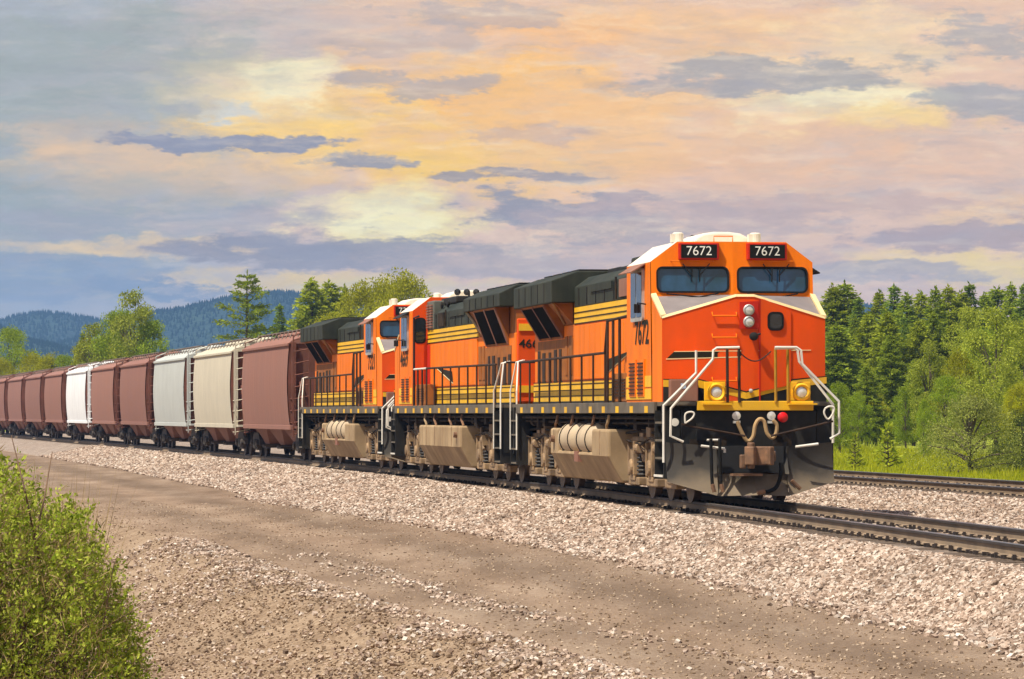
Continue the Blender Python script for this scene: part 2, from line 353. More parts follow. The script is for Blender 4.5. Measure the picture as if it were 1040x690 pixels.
# ------------------------------------------------------------------ ground materials
def ground_mat(name, stops, scale, scale2, bump, rough=.95, stretch=None, bdist=.04):
    m = bpy.data.materials.new(name); m.use_nodes = True; nt = m.node_tree; N = nt.nodes; L = nt.links; p = N['Principled BSDF']
    p.inputs['Roughness'].default_value = rough; p.inputs['Specular IOR Level'].default_value = .2
    tc = N.new('ShaderNodeTexCoord'); mp = N.new('ShaderNodeMapping'); L.new(tc.outputs['Object'], mp.inputs[0])
    if stretch: mp.inputs['Scale'].default_value = stretch
    n = N.new('ShaderNodeTexNoise'); n.inputs['Scale'].default_value = scale; n.inputs['Detail'].default_value = 9; n.inputs['Roughness'].default_value = .62
    L.new(mp.outputs[0], n.inputs['Vector'])
    v = N.new('ShaderNodeTexVoronoi'); v.inputs['Scale'].default_value = scale2; L.new(tc.outputs['Object'], v.inputs['Vector'])
    sc_ = N.new('ShaderNodeSeparateColor'); L.new(v.outputs['Color'], sc_.inputs[0])
    a = N.new('ShaderNodeMath'); a.operation = 'MULTIPLY_ADD'; L.new(sc_.outputs[0], a.inputs[0]); a.inputs[1].default_value = .30; a.inputs[2].default_value = -.15
    ad = N.new('ShaderNodeMath'); ad.operation = 'ADD'; L.new(n.outputs['Fac'], ad.inputs[0]); L.new(a.outputs[0], ad.inputs[1])
    r = N.new('ShaderNodeValToRGB'); L.new(ad.outputs[0], r.inputs[0])
    e = r.color_ramp.elements
    while len(e) < len(stops): e.new(.5)
    for q, (pos, c) in zip(e, stops): q.position = pos; q.color = tuple(c)+(1,)
    L.new(r.outputs[0], p.inputs['Base Color'])
    b = N.new('ShaderNodeBump'); b.inputs['Strength'].default_value = bump; b.inputs['Distance'].default_value = bdist
    ad2 = N.new('ShaderNodeMath'); ad2.operation = 'ADD'; L.new(v.outputs['Distance'], ad2.inputs[0]); L.new(n.outputs['Fac'], ad2.inputs[1])
    L.new(ad2.outputs[0], b.inputs['Height']); L.new(b.outputs[0], p.inputs['Normal'])
    return m
M_DIRT = ground_mat('dry_dirt', [(.25, (.16, .103, .06)), (.5, (.275, .188, .118)), (.75, (.37, .27, .18))], .8, 22, .5)
M_ROAD = ground_mat('gravel_road_dirt', [(.25, (.145, .097, .062)), (.48, (.215, .148, .099)), (.62, (.262, .187, .13)), (.8, (.36, .275, .20))], .55, 40, .35, stretch=(1.6, .25, 1))
M_BALL = ground_mat('ballast_rock', [(.2, (.12, .088, .064)), (.45, (.265, .20, .155)), (.6, (.365, .29, .232)), (.85, (.50, .42, .355))], 2.0, 15, 1.0)
M_GRASSG = ground_mat('meadow_ground', [(.25, (.16, .20, .015)), (.5, (.26, .30, .02)), (.8, (.36, .38, .05))], .35, 6, .6)
def stone_mat(name, stops):
    m = bpy.data.materials.new(name); m.use_nodes = True; nt = m.node_tree; N = nt.nodes; L = nt.links; p = N['Principled BSDF']
    p.inputs['Roughness'].default_value = .9; p.inputs['Specular IOR Level'].default_value = .25
    g = N.new('ShaderNodeNewGeometry'); r = N.new('ShaderNodeValToRGB'); L.new(g.outputs['Random Per Island'], r.inputs[0])
    e = r.color_ramp.elements
    while len(e) < len(stops): e.new(.5)
    for q, (pos, c) in zip(e, stops): q.position = pos; q.color = tuple(c)+(1,)
    tc = N.new('ShaderNodeTexCoord'); n = N.new('ShaderNodeTexNoise'); n.inputs['Scale'].default_value = .9; n.inputs['Detail'].default_value = 5
    L.new(tc.outputs['Object'], n.inputs['Vector'])
    mr = N.new('ShaderNodeMapRange'); L.new(n.outputs['Fac'], mr.inputs[0]); mr.inputs[1].default_value = .3; mr.inputs[2].default_value = .7; mr.inputs[3].default_value = .78; mr.inputs[4].default_value = 1.12
    vm = N.new('ShaderNodeVectorMath'); vm.operation = 'SCALE'; L.new(r.outputs[0], vm.inputs[0]); L.new(mr.outputs[0], vm.inputs['Scale'])
    L.new(vm.outputs[0], p.inputs['Base Color']); return m
M_STONE = stone_mat('pink_grey_crushed_stone', [(0, (.14, .094, .063)), (.25, (.30, .208, .148)), (.55, (.43, .315, .236)), (.8, (.53, .415, .325)), (1, (.64, .56, .47))])
M_PEBBLE = stone_mat('tan_gravel_stone', [(0, (.14, .09, .052)), (.3, (.255, .173, .108)), (.65, (.345, .245, .16)), (1, (.50, .39, .285))])

# ------------------------------------------------------------------ ground sheets
def sheet(name, ys, us_of, dz, mats, label=None, zone=None):
    """grid: for each Y a row of lateral positions; height from the terrain"""
    ys = np.asarray(ys, float); rows = [np.asarray(us_of(y), float) for y in ys]; nc = len(rows[0])
    X = np.array(rows); Y = np.repeat(ys[:, None], nc, 1)
    Z = zground(X, Y)+dz
    if name != 'ground': Z[:, 0] -= .09; Z[:, -1] -= .09
    V = np.stack([X, Y, Z], -1).reshape(-1, 3)
    i = np.arange(len(ys)-1)[:, None]*nc+np.arange(nc-1)[None, :]; i = i.ravel()
    F = np.stack([i, i+1, i+nc+1, i+nc], 1)
    mi = None
    if zone is not None:
        cx = V[F].mean(1); mi = zone(cx[:, 0], cx[:, 1])
    o = np_mesh(name, V, F, mats, smooth=True, mi=mi); o['kind'] = 'structure'
    return o
ys = np.concatenate([np.arange(-60, 28, 4), np.arange(28, 60, .3), np.arange(60, 130, .7), np.arange(130, 340, 3), np.geomspace(340, 9000, 40)])
side = np.geomspace(1, 300, 26)
uu = np.concatenate([-22-side[::-1]*20, np.arange(-22, 13, .3), np.arange(13, 40, 1.5), 40+side*20])
sheet('ground', ys, lambda y: Xc(y)+uu, -.03, [M_DIRT, M_GRASSG], zone=lambda X, Y: ((X-Xc(Y) > 11.9) | (Y > 420)).astype(int))
yr = np.concatenate([np.arange(8, 28, 2), np.arange(28, 60, .3), np.arange(60, 130, .7), np.arange(130, 420, 3)])
def road_cols(y):
    a = Xcrest(y)+.15; b = Xc(y)-shoulder(y)+.05
    return a+(b-a)*np.linspace(0, 1, 40)
road = sheet('gravel_road', yr, road_cols, .006, M_ROAD)
at_ = road.data.attributes.new('across', 'FLOAT', 'POINT'); at_.data.foreach_set('value', np.tile(np.linspace(0, 1, 40), len(yr)).astype(np.float32))
def wheel_tracks():       # compacted, darker wheel tracks and looser, paler strips between them
    nt = M_ROAD.node_tree; N = nt.nodes; L = nt.links; p = N['Principled BSDF']; src = p.inputs['Base Color'].links[0].from_socket
    a = N.new('ShaderNodeAttribute'); a.attribute_name = 'across'
    n = N.new('ShaderNodeTexNoise'); n.inputs['Scale'].default_value = .35; n.inputs['Detail'].default_value = 6
    ad = N.new('ShaderNodeMath'); ad.operation = 'MULTIPLY_ADD'; L.new(n.outputs['Fac'], ad.inputs[0]); ad.inputs[1].default_value = .22; L.new(a.outputs['Fac'], ad.inputs[2])
    r = N.new('ShaderNodeValToRGB'); L.new(ad.outputs[0], r.inputs[0]); e = r.color_ramp.elements; r.color_ramp.interpolation = 'B_SPLINE'
    vals = [(.0, 1.1), (.22, 1.18), (.30, .86), (.38, .84), (.48, 1.14), (.60, 1.10), (.68, .80), (.78, .78), (.88, 1.0), (1., .95)]
    while len(e) < len(vals): e.new(.5)
    for q, (ps, v) in zip(e, vals): q.position = ps; q.color = (v/1.2, v/1.2*.985, v/1.2*.96, 1)
    m = N.new('ShaderNodeMix'); m.data_type = 'RGBA'; m.blend_type = 'MULTIPLY'; m.inputs[0].default_value = 1; L.new(src, m.inputs[6]); L.new(r.outputs[0], m.inputs[7])
    v = N.new('ShaderNodeVectorMath'); v.operation = 'SCALE'; L.new(m.outputs[2], v.inputs[0]); v.inputs['Scale'].default_value = 1.25; L.new(v.outputs[0], p.inputs['Base Color'])
wheel_tracks()
yb = np.concatenate([np.arange(8, 34, 2), np.arange(34, 120, .6), np.arange(120, 420, 3)])
sheet('ballast_bed', yb, lambda y: Xc(y)+np.concatenate([np.linspace(-shoulder(y)-.05, -1.7, 14), np.arange(-1.4, 12.05, .3)]), .010, M_BALL)

# loose stones: angular blocks, one mesh per kind of place
CUBE = np.array([(-1, -1, -1), (1, -1, -1), (1, 1, -1), (-1, 1, -1), (-1, -1, 1), (1, -1, 1), (1, 1, 1), (-1, 1, 1)], float)
CF = np.array([(3, 2, 1, 0), (4, 5, 6, 7), (0, 1, 5, 4), (1, 2, 6, 5), (2, 3, 7, 6), (3, 0, 4, 7)])
def rand_rot(n):
    q = rng.normal(size=(n, 4)); q /= np.linalg.norm(q, axis=1)[:, None]; w, x, y, z = q.T
    return np.stack([1-2*(y*y+z*z), 2*(x*y-z*w), 2*(x*z+y*w), 2*(x*y+z*w), 1-2*(x*x+z*z), 2*(y*z-x*w), 2*(x*z-y*w), 2*(y*z+x*w), 1-2*(x*x+y*y)], 1).reshape(n, 3, 3)
def stones(name, X, Y, size, m, label, cat, lift=.25):
    n = len(X)
    P = CUBE[None]*rng.uniform(.55, 1.05, (n, 8, 3)); P = P*rng.uniform(.6, 1.15, (n, 1, 3))*size[:, None, None]*.5
    P = np.einsum('nij,nkj->nki', rand_rot(n), P)
    P[:, :, 2] *= .8
    P += np.stack([X, Y, zground(X, Y)+size*lift], 1)[:, None, :]
    F = (CF[None]+(np.arange(n)*8)[:, None, None]).reshape(-1, 4)
    o = np_mesh(name, P.reshape(-1, 3), F, m); o['kind'] = 'stuff'; tag(o, label, cat); return o
def scatter(n, y0, y1, lo, hi, bias=1.6):
    Y = y0+(y1-y0)*rng.uniform(0, 1, n)**bias; a = lo(Y); b = hi(Y)
    return a+(b-a)*rng.uniform(0, 1, n), Y
X, Y = scatter(92000, 40, 230, lambda y: Xc(y)-shoulder(y)-.12, lambda y: Xc(y)-1.35, 1.8)
X4, Y4 = scatter(5000, 36, 120, lambda y: Xc(y)-shoulder(y)-.1, lambda y: Xc(y)-shoulder(y), 1.4); X4 -= np.abs(rng.normal(0, .28, len(X4)))
X = np.concatenate([X, X4]); Y = np.concatenate([Y, Y4])
X2, Y2 = scatter(5000, 40, 120, lambda y: Xc(y)-.6, lambda y: Xc(y)+.6, 1.5)
X = np.concatenate([X, X2]); Y = np.concatenate([Y, Y2])
stones('ballast_stones', X, Y, rng.uniform(.034, .078, len(X))*(1+np.clip((Y-80)/120, 0, .8)), M_STONE, 'pale pink crushed stone ballast on the shoulder beside the train', 'ballast')
X, Y = scatter(40000, 50, 125, lambda y: Xc(y)+1.35, lambda y: Xc(y)+T2-1.3, 1.2)
X2, Y2 = scatter(3500, 65, 150, lambda y: Xc(y)+T2-.6, lambda y: Xc(y)+T2+.6, 1.2)
X3, Y3 = scatter(3500, 65, 150, lambda y: Xc(y)+T2+1.4, lambda y: Xc(y)+T2+2.8, 1.2)
X = np.concatenate([X, X2, X3]); Y = np.concatenate([Y, Y2, Y3])
stones('ballast_stones', X, Y, rng.uniform(.04, .085, len(X)), M_STONE, 'white crushed stone ballast between the two tracks on the right', 'ballast')
# windrows and bank of the service road
X, Y = scatter(20000, 33, 78, lambda y: Xcrest(y)-2.6, lambda y: Xcrest(y)+.9, 1.5)
keep = rng.uniform(0, 1, len(X)) < (.25+.75*np.exp(-((X-Xcrest(Y)-.25)/.7)**2))*(.55+.45*np.sign(lump(X, Y, 1.5)+.1))
X, Y = X[keep], Y[keep]
X2, Y2 = scatter(5000, 33, 70, lambda y: Xcrest(y)+1.2, lambda y: Xcrest(y)+2.7, 1.5)
keep = rng.uniform(0, 1, len(X2)) < np.exp(-((X2-Xcrest(Y2)-1.9)/.33)**2)*(.55+.45*np.sign(lump(X2, Y2, 2)+.15)); X2, Y2 = X2[keep], Y2[keep]
X = np.concatenate([X, X2]); Y = np.concatenate([Y, Y2])
stones('road_edge_stones', X, Y, rng.uniform(.018, .062, len(X)), M_STONE, 'pale stones lying in rows along the edge of the gravel road', 'stones')
X, Y = scatter(20000, 33, 110, lambda y: Xcrest(y)-3.5, lambda y: Xc(y)-shoulder(y)-.1, 1.9)
X2, Y2 = scatter(11000, 34, 66, lambda y: Xcrest(y)-4.5, lambda y: Xcrest(y)+.8, 1.3)
X = np.concatenate([X, X2]); Y = np.concatenate([Y, Y2])
stones('road_gravel', X, Y, np.where(np.arange(len(X)) < 20000, rng.uniform(.012, .04, len(X)), rng.uniform(.016, .048, len(X))), M_PEBBLE, 'fine tan gravel scattered over the dirt road', 'gravel')

# ------------------------------------------------------------------ tracks
RAILWEB = mat('rusty_rail_web', (.26, .185, .115), .85, var=.2, scale=1.5, dust=(.17, .11, .07), dust_amt=.6)
RAILHEAD = mat('dark_rail_head', (.050, .036, .028), .6, .3, var=.2)
RAILTOP = mat('worn_rail_top', (.30, .27, .24), .35, .9, var=.1)
TIE = mat('weathered_timber_tie', (.105, .072, .048), .9, var=.3, scale=6, stretch=(1, 6, 1), dust=(.22, .16, .11), dust_amt=.6, bump=.3)
SPIKE = mat('rusty_spike_steel', (.035, .022, .016), .8, var=.3)
def rail_mesh(off, y0, y1, dz, parent):
    prof = [(-.075, -.170), (-.075, -.158), (-.012, -.135), (-.010, -.048), (-.036, -.040), (-.037, -.008), (-.028, 0), (.028, 0), (.037, -.008), (.036, -.040), (.010, -.048), (.012, -.135), (.075, -.158), (.075, -.170)]
    S = np.concatenate([np.arange(arc_of(y0), arc_of(min(y1, 130)), 1.0), np.arange(arc_of(130), arc_of(y1), 4.0)]) if y1 > 130 else np.arange(arc_of(y0), arc_of(y1), 1.)
    b = MB(); n = len(prof); vs = []
    for s in S:
        for (o, z) in prof:
            p = at_arc(s, off+o); vs.append((p[0], p[1], RT+dz+z))
    fs = []; ms = []
    for i in range(len(S)-1):
        for k in range(n):
            k2 = (k+1) % n; fs.append((i*n+k, i*n+k2, (i+1)*n+k2, (i+1)*n+k))
            ms.append(2 if k in (5, 6, 7) else (1 if k in (3, 4, 8, 9) else 0))
    b.add(vs, fs); b.m = ms
    o = b.build('rail', [RAILWEB, RAILHEAD, RAILTOP], parent); return o
def tie_at(s, off, dz, me, parent):
    p = at_arc(s, off); q = at_arc(s+.5, off); o = bpy.data.objects.new('tie', me); COL.objects.link(o); o.parent = parent
    o.location = (p[0], p[1], RT-.185+dz+random.uniform(-.008, .004)); o.rotation_euler = (0, 0, math.atan2(q[1]-p[1], q[0]-p[0])+random.uniform(-.012, .012)); return o
def make_track(off, y0, y1, near, label, dz2=0.):
    t = empty('railway_track'); tag(t, label, 'railway track')
    for sd_ in (-.753, .753): rail_mesh(off+sd_, y0, y1, dz2 if sd_ > 0 else 0, t)
    tm = MB().box(-.11, .11, -1.3, 1.3, -.17, 0); me = tm.build('tie', TIE, t, bevel=0)
    md = me.data; bpy.data.objects.remove(me)
    k = 0; s = arc_of(y0)+.3; ties = []
    far = MB(); sp = MB()
    while s < arc_of(y1)-.3:
        p = at_arc(s, off); inview = near[0] <= p[1] <= near[1]
        if inview: tie_at(s, off, dz2*.5, md, t)
        else:
            q = at_arc(s+.5, off); a = math.atan2(q[1]-p[1], q[0]-p[0]); c, n_ = math.cos(a), math.sin(a)
            vs = [(p[0]+x*c-y*n_, p[1]+x*n_+y*c, RT-.185+z) for (x, y, z) in [(-.11, -1.3, -.17), (.11, -1.3, -.17), (.11, 1.3, -.17), (-.11, 1.3, -.17), (-.11, -1.3, 0), (.11, -1.3, 0), (.11, 1.3, 0), (-.11, 1.3, 0)]]
            far.hexa(vs)
        if p[1] < 125:
            for sd_ in (-.753, .753):
                for o2 in (-.11, .11):
                    for ds in (-.05, .06):
                        w = at_arc(s+ds, off+sd_+o2*random.uniform(.85, 1.3)); z = RT-.185+(dz2 if sd_ > 0 else 0)
                        sp.box(w[0]-.02, w[0]+.02, w[1]-.025, w[1]+.025, z, z+random.uniform(.035, .075))
                w0 = at_arc(s+.17, off+sd_); z = RT-.19+(dz2 if sd_ > 0 else 0)      # rail anchor
                sp.box(w0[0]-.11, w0[0]+.11, w0[1]-.02, w0[1]+.02, z, z+.05)
        s += .52
    o = far.build('distant_ties', TIE, t, fix=False); o['kind'] = 'stuff'
    o = sp.build('spikes', SPIKE, t, fix=False); o['kind'] = 'stuff'
    return t
random.seed(3)
make_track(0, 10, 420, (46, 120), 'main railway track of rusty rails that the train stands on')
make_track(T2, 20, 300, (66, 150), 'empty second railway track running between the train and the meadow', .05)

# ------------------------------------------------------------------ the train: placing on the curve
def pose(s_front, length, bol, back=False):
    sc = s_front+length/2; a = at_arc(sc-bol); b = at_arc(sc+bol); c = (a+b)/2
    h = math.atan2(a[1]-b[1], a[0]-b[0])+(PI if back else 0)
    return Vector((c[0], c[1], RT)), h
LLEN = 22.3; LH = LLEN/2; LB = 7.05
S0 = arc_of(74.6)
p1, h1 = pose(S0, LLEN, LB)
M1 = Matrix.Translation(p1) @ Matrix.Rotation(h1, 4, 'Z'); I1 = M1.inverted()
def _ray(px, py):
    d = Vector(((px-520)/FPX, 1, -(py-HOR)/FPX)); return I1 @ Vector((0, 0, CAMZ)), I1.to_3x3() @ d
def fp(px, py, x):
    o, d = _ray(px, py); return o+d*((x-o.x)/d.x)
def sp(px, py, y):
    o, d = _ray(px, py); return o+d*((y-o.y)/d.y)
def text_mesh(body, size, m, parent, mtx, xs=1., name='number', ext=.004, bold=0.):
    cu = bpy.data.curves.new('lettering', 'FONT'); cu.body = body; cu.size = size; cu.align_x = 'CENTER'; cu.align_y = 'CENTER'; cu.extrude = ext; cu.offset = bold
    t = bpy.data.objects.new('t', cu); COL.objects.link(t); dg = bpy.context.evaluated_depsgraph_get()
    me = bpy.data.meshes.new_from_object(t.evaluated_get(dg)); bpy.data.objects.remove(t); bpy.data.curves.remove(cu)
    me.transform(mtx @ Matrix.Diagonal((xs, 1, 1, 1))); me.materials.clear(); me.materials.append(m)
    o = bpy.data.objects.new(name, me); COL.objects.link(o); o.parent = parent; return o
def basis(o, ex, ey):
    ex = Vector(ex).normalized(); ey = Vector(ey).normalized(); ez = ex.cross(ey)
    m = Matrix((ex, ey, ez)).transposed().to_4x4(); m.translation = Vector(o); return m
def rounded(w, h, r, n=4):
    P = []
    for (cx, cy, a0) in ((w/2-r, h/2-r, 0), (-w/2+r, h/2-r, 90), (-w/2+r, -h/2+r, 180), (w/2-r, -h/2+r, 270)):
        for i in range(n+1):
            a = math.radians(a0+90*i/n); P.append((cx+r*math.cos(a), cy+r*math.sin(a)))
    return P
def panel(mb, mtx, poly, t0, t1):
    """polygon in the xy plane of mtx, thick from t0 to t1 along its z"""
    n = len(poly); vs = [mtx @ Vector((a, b, t0)) for a, b in poly]+[mtx @ Vector((a, b, t1)) for a, b in poly]
    mb.add(vs, [tuple(range(n-1, -1, -1)), tuple(range(n, 2*n))]+[(i, (i+1) % n, n+(i+1) % n, n+i) for i in range(n)]); return mb
def ring(mb, mtx, outer, inner, t0, t1):
    n = len(outer); vs = [mtx @ Vector((a, b, t)) for t in (t0, t1) for (a, b) in outer]+[mtx @ Vector((a, b, t)) for t in (t0, t1) for (a, b) in inner]
    fs = []
    for i in range(n):
        j = (i+1) % n
        fs += [(i, j, n+j, n+i), (2*n+i, 3*n+i, 3*n+j, 2*n+j), (n+i, n+j, 3*n+j, 3*n+i), (i, 2*n+i, 2*n+j, j)]
    mb.add(vs, fs); return mb
def X_(f): return LH-f

WHEEL_P = [(.10, -.075), (.46, -.07), (.555, -.075), (.55, -.045), (.525, -.04), (.515, .065), (.44, .07), (.42, .03), (.20, .02), (.18, .09), (.10, .09)]
def wheel_mesh(r, m, name='wheel'):
    k = r/.525; b = MB()
    b.lathe([(q*k, a) for q, a in WHEEL_P], (0, 0, 0), 'y', 28); o = b.build(name, m, None, smooth=True); me = o.data; bpy.data.objects.remove(o); return me
LW = wheel_mesh(.525, WHEELM)
def child(name, me, parent, loc=(0, 0, 0), rz=0):
    o = bpy.data.objects.new(name, me); COL.objects.link(o); o.parent = parent; o.location = loc; o.rotation_euler = (0, 0, rz); return o

def loco_truck(root, cx):
    t = empty('truck', (cx, 0, 0), 0, root)
    for ax in (-2.1, 0, 2.1):
        for s in (-1, 1): child('wheel', LW, t, (ax, s*.75, .525), 0 if s < 0 else PI)
        MB().cyl((ax, -.8, .525), (ax, .8, .525), .10, 12).build('axle', WHEELM, t, smooth=True)
    for s in (-1, 1):
        y0, y1 = s*.96, s*1.12
        b = MB()
        prof = [(-3.05, .62), (-2.75, .60), (-2.55, .88), (-1.7, .88), (-1.45, .66), (-.65, .66), (-.4, .88), (.4, .88), (.65, .66), (1.45, .66), (1.7, .88), (2.55, .88), (2.75, .60), (3.05, .62), (3.05, .98), (2.6, 1.12), (-2.6, 1.12), (-3.05, .98)]
        b.prism(prof, y0, y1, 'y'); b.build('side_frame', TRUCKM, t, bevel=.015)
        for ax in (-2.1, 0, 2.1):
            a = MB(); a.box(ax-.26, ax+.26, s*.93, s*1.20, .30, .90); a.box(ax-.62, ax+.62, s*1.0, s*1.18, .22, .37); a.box(ax-.34, ax-.28, s*1.12, s*1.24, .40, 1.02); a.box(ax+.28, ax+.34, s*1.12, s*1.24, .40, 1.02)
            a.lathe([(.15, 0), (.15, .04*s), (.11, .06*s)], (ax, s*1.20, .56), 'y', 14)
            a.build('axle_box', TRUCKM, t, bevel=.02)
            for d in (-.47, .47):
                c = MB()
                for k in range(5): c.lathe([(.085, 0), (.105, .022), (.085, .044)], (ax+d, s*1.09, .40+.075*k), 'z', 12)
                c.cyl((ax+d, s*1.09, .38), (ax+d, s*1.09, .80), .06, 8)
                c.build('coil_spring', SPRINGM, t)
        for ax in (-1.05, 1.05):
            c = MB(); c.cyl((ax-.18, s*1.22, .92), (ax+.22, s*1.22, .92), .10, 14); c.cyl((ax+.2, s*1.22, .92), (ax+.6, s*1.22, .86), .025, 8)
            c.box(ax-.24, ax-.16, s*1.1, s*1.32, .80, 1.04); c.build('brake_cylinder', TRUCKM, t)
            d = MB(); d.tube([(ax+.75, s*1.2, .9), (ax+.72, s*1.2, .55), (ax+.68, s*1.1, .30)], .045, 6); d.box(ax+.55, ax+.70, s*.68, s*.84, .30, .72); d.build('brake_shoe', TRUCKM, t)
        d = MB(); d.tube([(-2.9, s*1.18, 1.18), (-1, s*1.2, 1.22), (1.2, s*1.2, 1.18), (2.9, s*1.18, 1.24)], .03, 6)
        d.tube([(-2.4, s*1.26, 1.05), (-.6, s*1.28, .98), (.4, s*1.28, 1.1), (2.5, s*1.25, 1.03)], .022, 6); d.build('brake_pipe', SOOT, t)
        e = MB(); e.cyl((1.0, s*1.24, .7), (1.45, s*1.24, 1.2), .05, 10); MB().box(-.25, .25, s*1.0, s*1.24, 1.121, 1.30).build('centre_pad', TRUCKM, t); MB().box(-1.3, -.8, s*1.0, s*1.2, 1.121, 1.26).build('end_pad', TRUCKM, t); e.build('damper', TRUCKM, t)
    MB().box(-2.6, 2.6, -.9, .9, .70, 1.0).build('bolster', SOOT, t)
    return t

def make_loco(name, number, label, back, sfront, kind):
    loc, h = pose(sfront, LLEN, LB, back)
    R = empty(name, loc, h); tag(R, label, 'locomotive', 'locomotives at the head of the train')
    lead = kind == 'lead'
    # ---- underframe, deck and sill
    MB().box(X_(1.0), X_(21.3), -.95, .95, 1.02, 1.55).build('underframe', SOOT, R)
    MB().box(X_(.75), X_(21.6), -1.46, 1.46, 1.68, 1.75).build('walkway_deck', GREYSILL, R)
    for s in (-1, 1):
        MB().box(X_(1.75), X_(20.55), s*1.462, s*1.52, 1.55, 1.752).build('side_sill', GREYSILL, R, bevel=.008)
        b = MB(); b.tube([(X_(1.9), s*1.38, 1.47), (X_(20.4), s*1.38, 1.47)], .035, 6); b.tube([(X_(1.9), s*1.30, 1.38), (X_(10), s*1.31, 1.36), (X_(20.4), s*1.30, 1.39)], .028, 6); b.build('air_pipe', SOOT, R)
        for i in range(11):
            f = 2.4+i*1.7
            if abs(f-7.2) > .2: MB().box(X_(f), X_(f+.36), s*1.52, s*1.526, 1.56, 1.68).build('yellow_reflector', YELLOW, R)
        random.seed(int(5+s))
        for i in range(13):      # equipment under the deck
            f = 2.0+i*1.45+random.uniform(0, .3); w = random.uniform(.2, .8)
            if i % 3 == 0: MB().cyl((X_(f), s*1.2, 1.38), (X_(f+w), s*1.2, 1.38), random.uniform(.07, .12), 10).build('valve_body', SOOT, R)
            else: MB().box(X_(f), X_(f+w*.6), s*1.0, s*random.uniform(1.25, 1.42), random.uniform(1.18, 1.3), 1.52).build('equipment_box', SOOT, R)
        for f in (7.6, 9.5, 12.4, 14.6):
            MB().tube([(X_(f), s*1.42, 1.52), (X_(f+.05), s*1.44, 1.38), (X_(f+.22), s*1.44, 1.33), (X_(f+.27), s*1.42, 1.25)], .03, 6).build('filler_pipe', RUSTC if f > 9 else TANK, R)
    # ---- fuel tank with the air reservoirs on the right hand side
    full = [(-1.52, 1.25), (-1.52, .74), (-1.24, .24), (1.24, .24), (1.52, .74), (1.52, 1.25)]
    cut = [(-1.02, 1.25), (-1.02, .80), (-1.52, .80), (-1.52, .74), (-1.24, .24), (1.24, .24), (1.52, .74), (1.52, 1.25)]
    tk = MB()
    tk.prism(full, X_(7.1), X_(9.2), 'x'); tk.prism(cut, X_(9.2), X_(14.0), 'x'); tk.prism(full, X_(14.0), X_(15.0), 'x')
    o = tk.build('fuel_tank', TANK, R, bevel=.05)
    for f0 in (9.35, 11.75):
        r = MB(); r.lathe([(.05, 0), (.22, .03), (.31, .10), (.34, .2), (.34, 1.85), (.31, 1.95), (.22, 2.02), (.05, 2.05)], (X_(f0+2.1), -1.22, 1.04), 'x', 24)
        ro = r.build('air_reservoir', RESV, R, smooth=True)
        for ff in (.45, 1.6):
            st = MB(); st.lathe([(.342, 0), (.355, .005), (.355, .055), (.342, .06)], (X_(f0+2.1)+ff, -1.22, 1.04), 'x', 24); st.build('strap', SOOT, ro)
            sd2 = MB(); sd2.prism([(-1.50, .802), (-1.03, .802), (-1.03, .84), (-1.22, .74), (-1.45, .86)], X_(f0+2.1)+ff-.12, X_(f0+2.1)+ff+.16, 'x'); sd2.build('cradle', SOOT, ro)
    MB().box(X_(11.5), X_(11.0), -1.535, -1.40, .60, .803).build('fuel_gauge_recess', MAUVE, R)
    for s in (-1, 1):
        for f in ((8.15, 14.5) if s < 0 else (8.6, 10.2, 11.8, 13.4)): MB().box(X_(f), X_(f+.03), s*1.52, s*1.527, .76, 1.22).build('weld_seam', TRUCKM, R)
        MB().cyl((X_(14.4), s*1.50, 1.02), (X_(14.4), s*1.60, 1.04), .07, 12).build('fuel_filler', RUSTC, R)
    for cx in (LB, -LB): loco_truck(R, cx)
    # ---- hood
    hw = 1.05
    MB().box(X_(5.0), X_(20.9), -hw, hw, 1.75, 3.38).build('hood', ORANGE, R, bevel=.02)
    MB().box(X_(5.0), X_(14.8), -hw-.004, hw+.004, 3.38, 3.72).build('upper_yellow_band', YELLOW, R)
    for s in (-1, 1):
        for z in (3.375, 3.485, 3.60): MB().box(X_(5.02), X_(14.8), s*(hw+.004), s*(hw+.014), z, z+.022).build('band_stripe', LETTER, R)
        MB().box(X_(5.02), X_(20.9), s*hw, s*(hw+.028), 1.80, 2.20).build('lower_yellow_band', YELLOW, R)
        for z in (1.90, 2.02, 2.14, 2.205): MB().box(X_(5.02), X_(20.9), s*(hw+.028), s*(hw+.036), z, z+.018).build('band_stripe', LETTER, R)
        MB().box(X_(5.0), X_(20.9), s*hw, s*(hw+.05), 1.752, 1.80).build('skirting', BLACK, R)
        nd = 13
        for i in range(nd):       # engine room doors
            f = 5.15+i*.74
            dm = RED_AND_SHADE if (i == 0 and kind == 'mid') else ORANGE  # redder first door paints in the shade behind the cab
            d = MB().box(X_(f), X_(f+.70), s*hw, s*(hw+.022), 2.24, 3.34).build('hood_door', dm, R, bevel=.008)
        for i in range(nd-1): MB().box(X_(5.15+i*.74+.705), X_(5.15+i*.74+.735), s*hw, s*(hw+.006), 2.24, 3.34).build('door_seam', HRAIL, R)
        MB().box(X_(14.95), X_(20.3), s*hw, s*(hw+.012), 2.24, 3.10).build('radiator_painted_shade', BURNT, R)  # brown sheet over the orange hood, painting in the shade below the wing
        # shutters and openings below the radiator
        for (f, w, z0, z1) in ((15.0, .42, 2.35, 3.15), (15.7, .30, 2.35, 3.15), (16.6, .3, 2.2, 2.9), (17.3, .4, 2.2, 2.9), (18.2, .3, 2.2, 2.85), (19.1, .42, 2.2, 2.85), (19.9, .35, 2.2, 2.9)):
            q = MB(); q.box(X_(f), X_(f+w), s*hw, s*(hw+.03), z0, z1)
            q.build('louvre_panel', BURNT if f < 16 else HRAIL, R)
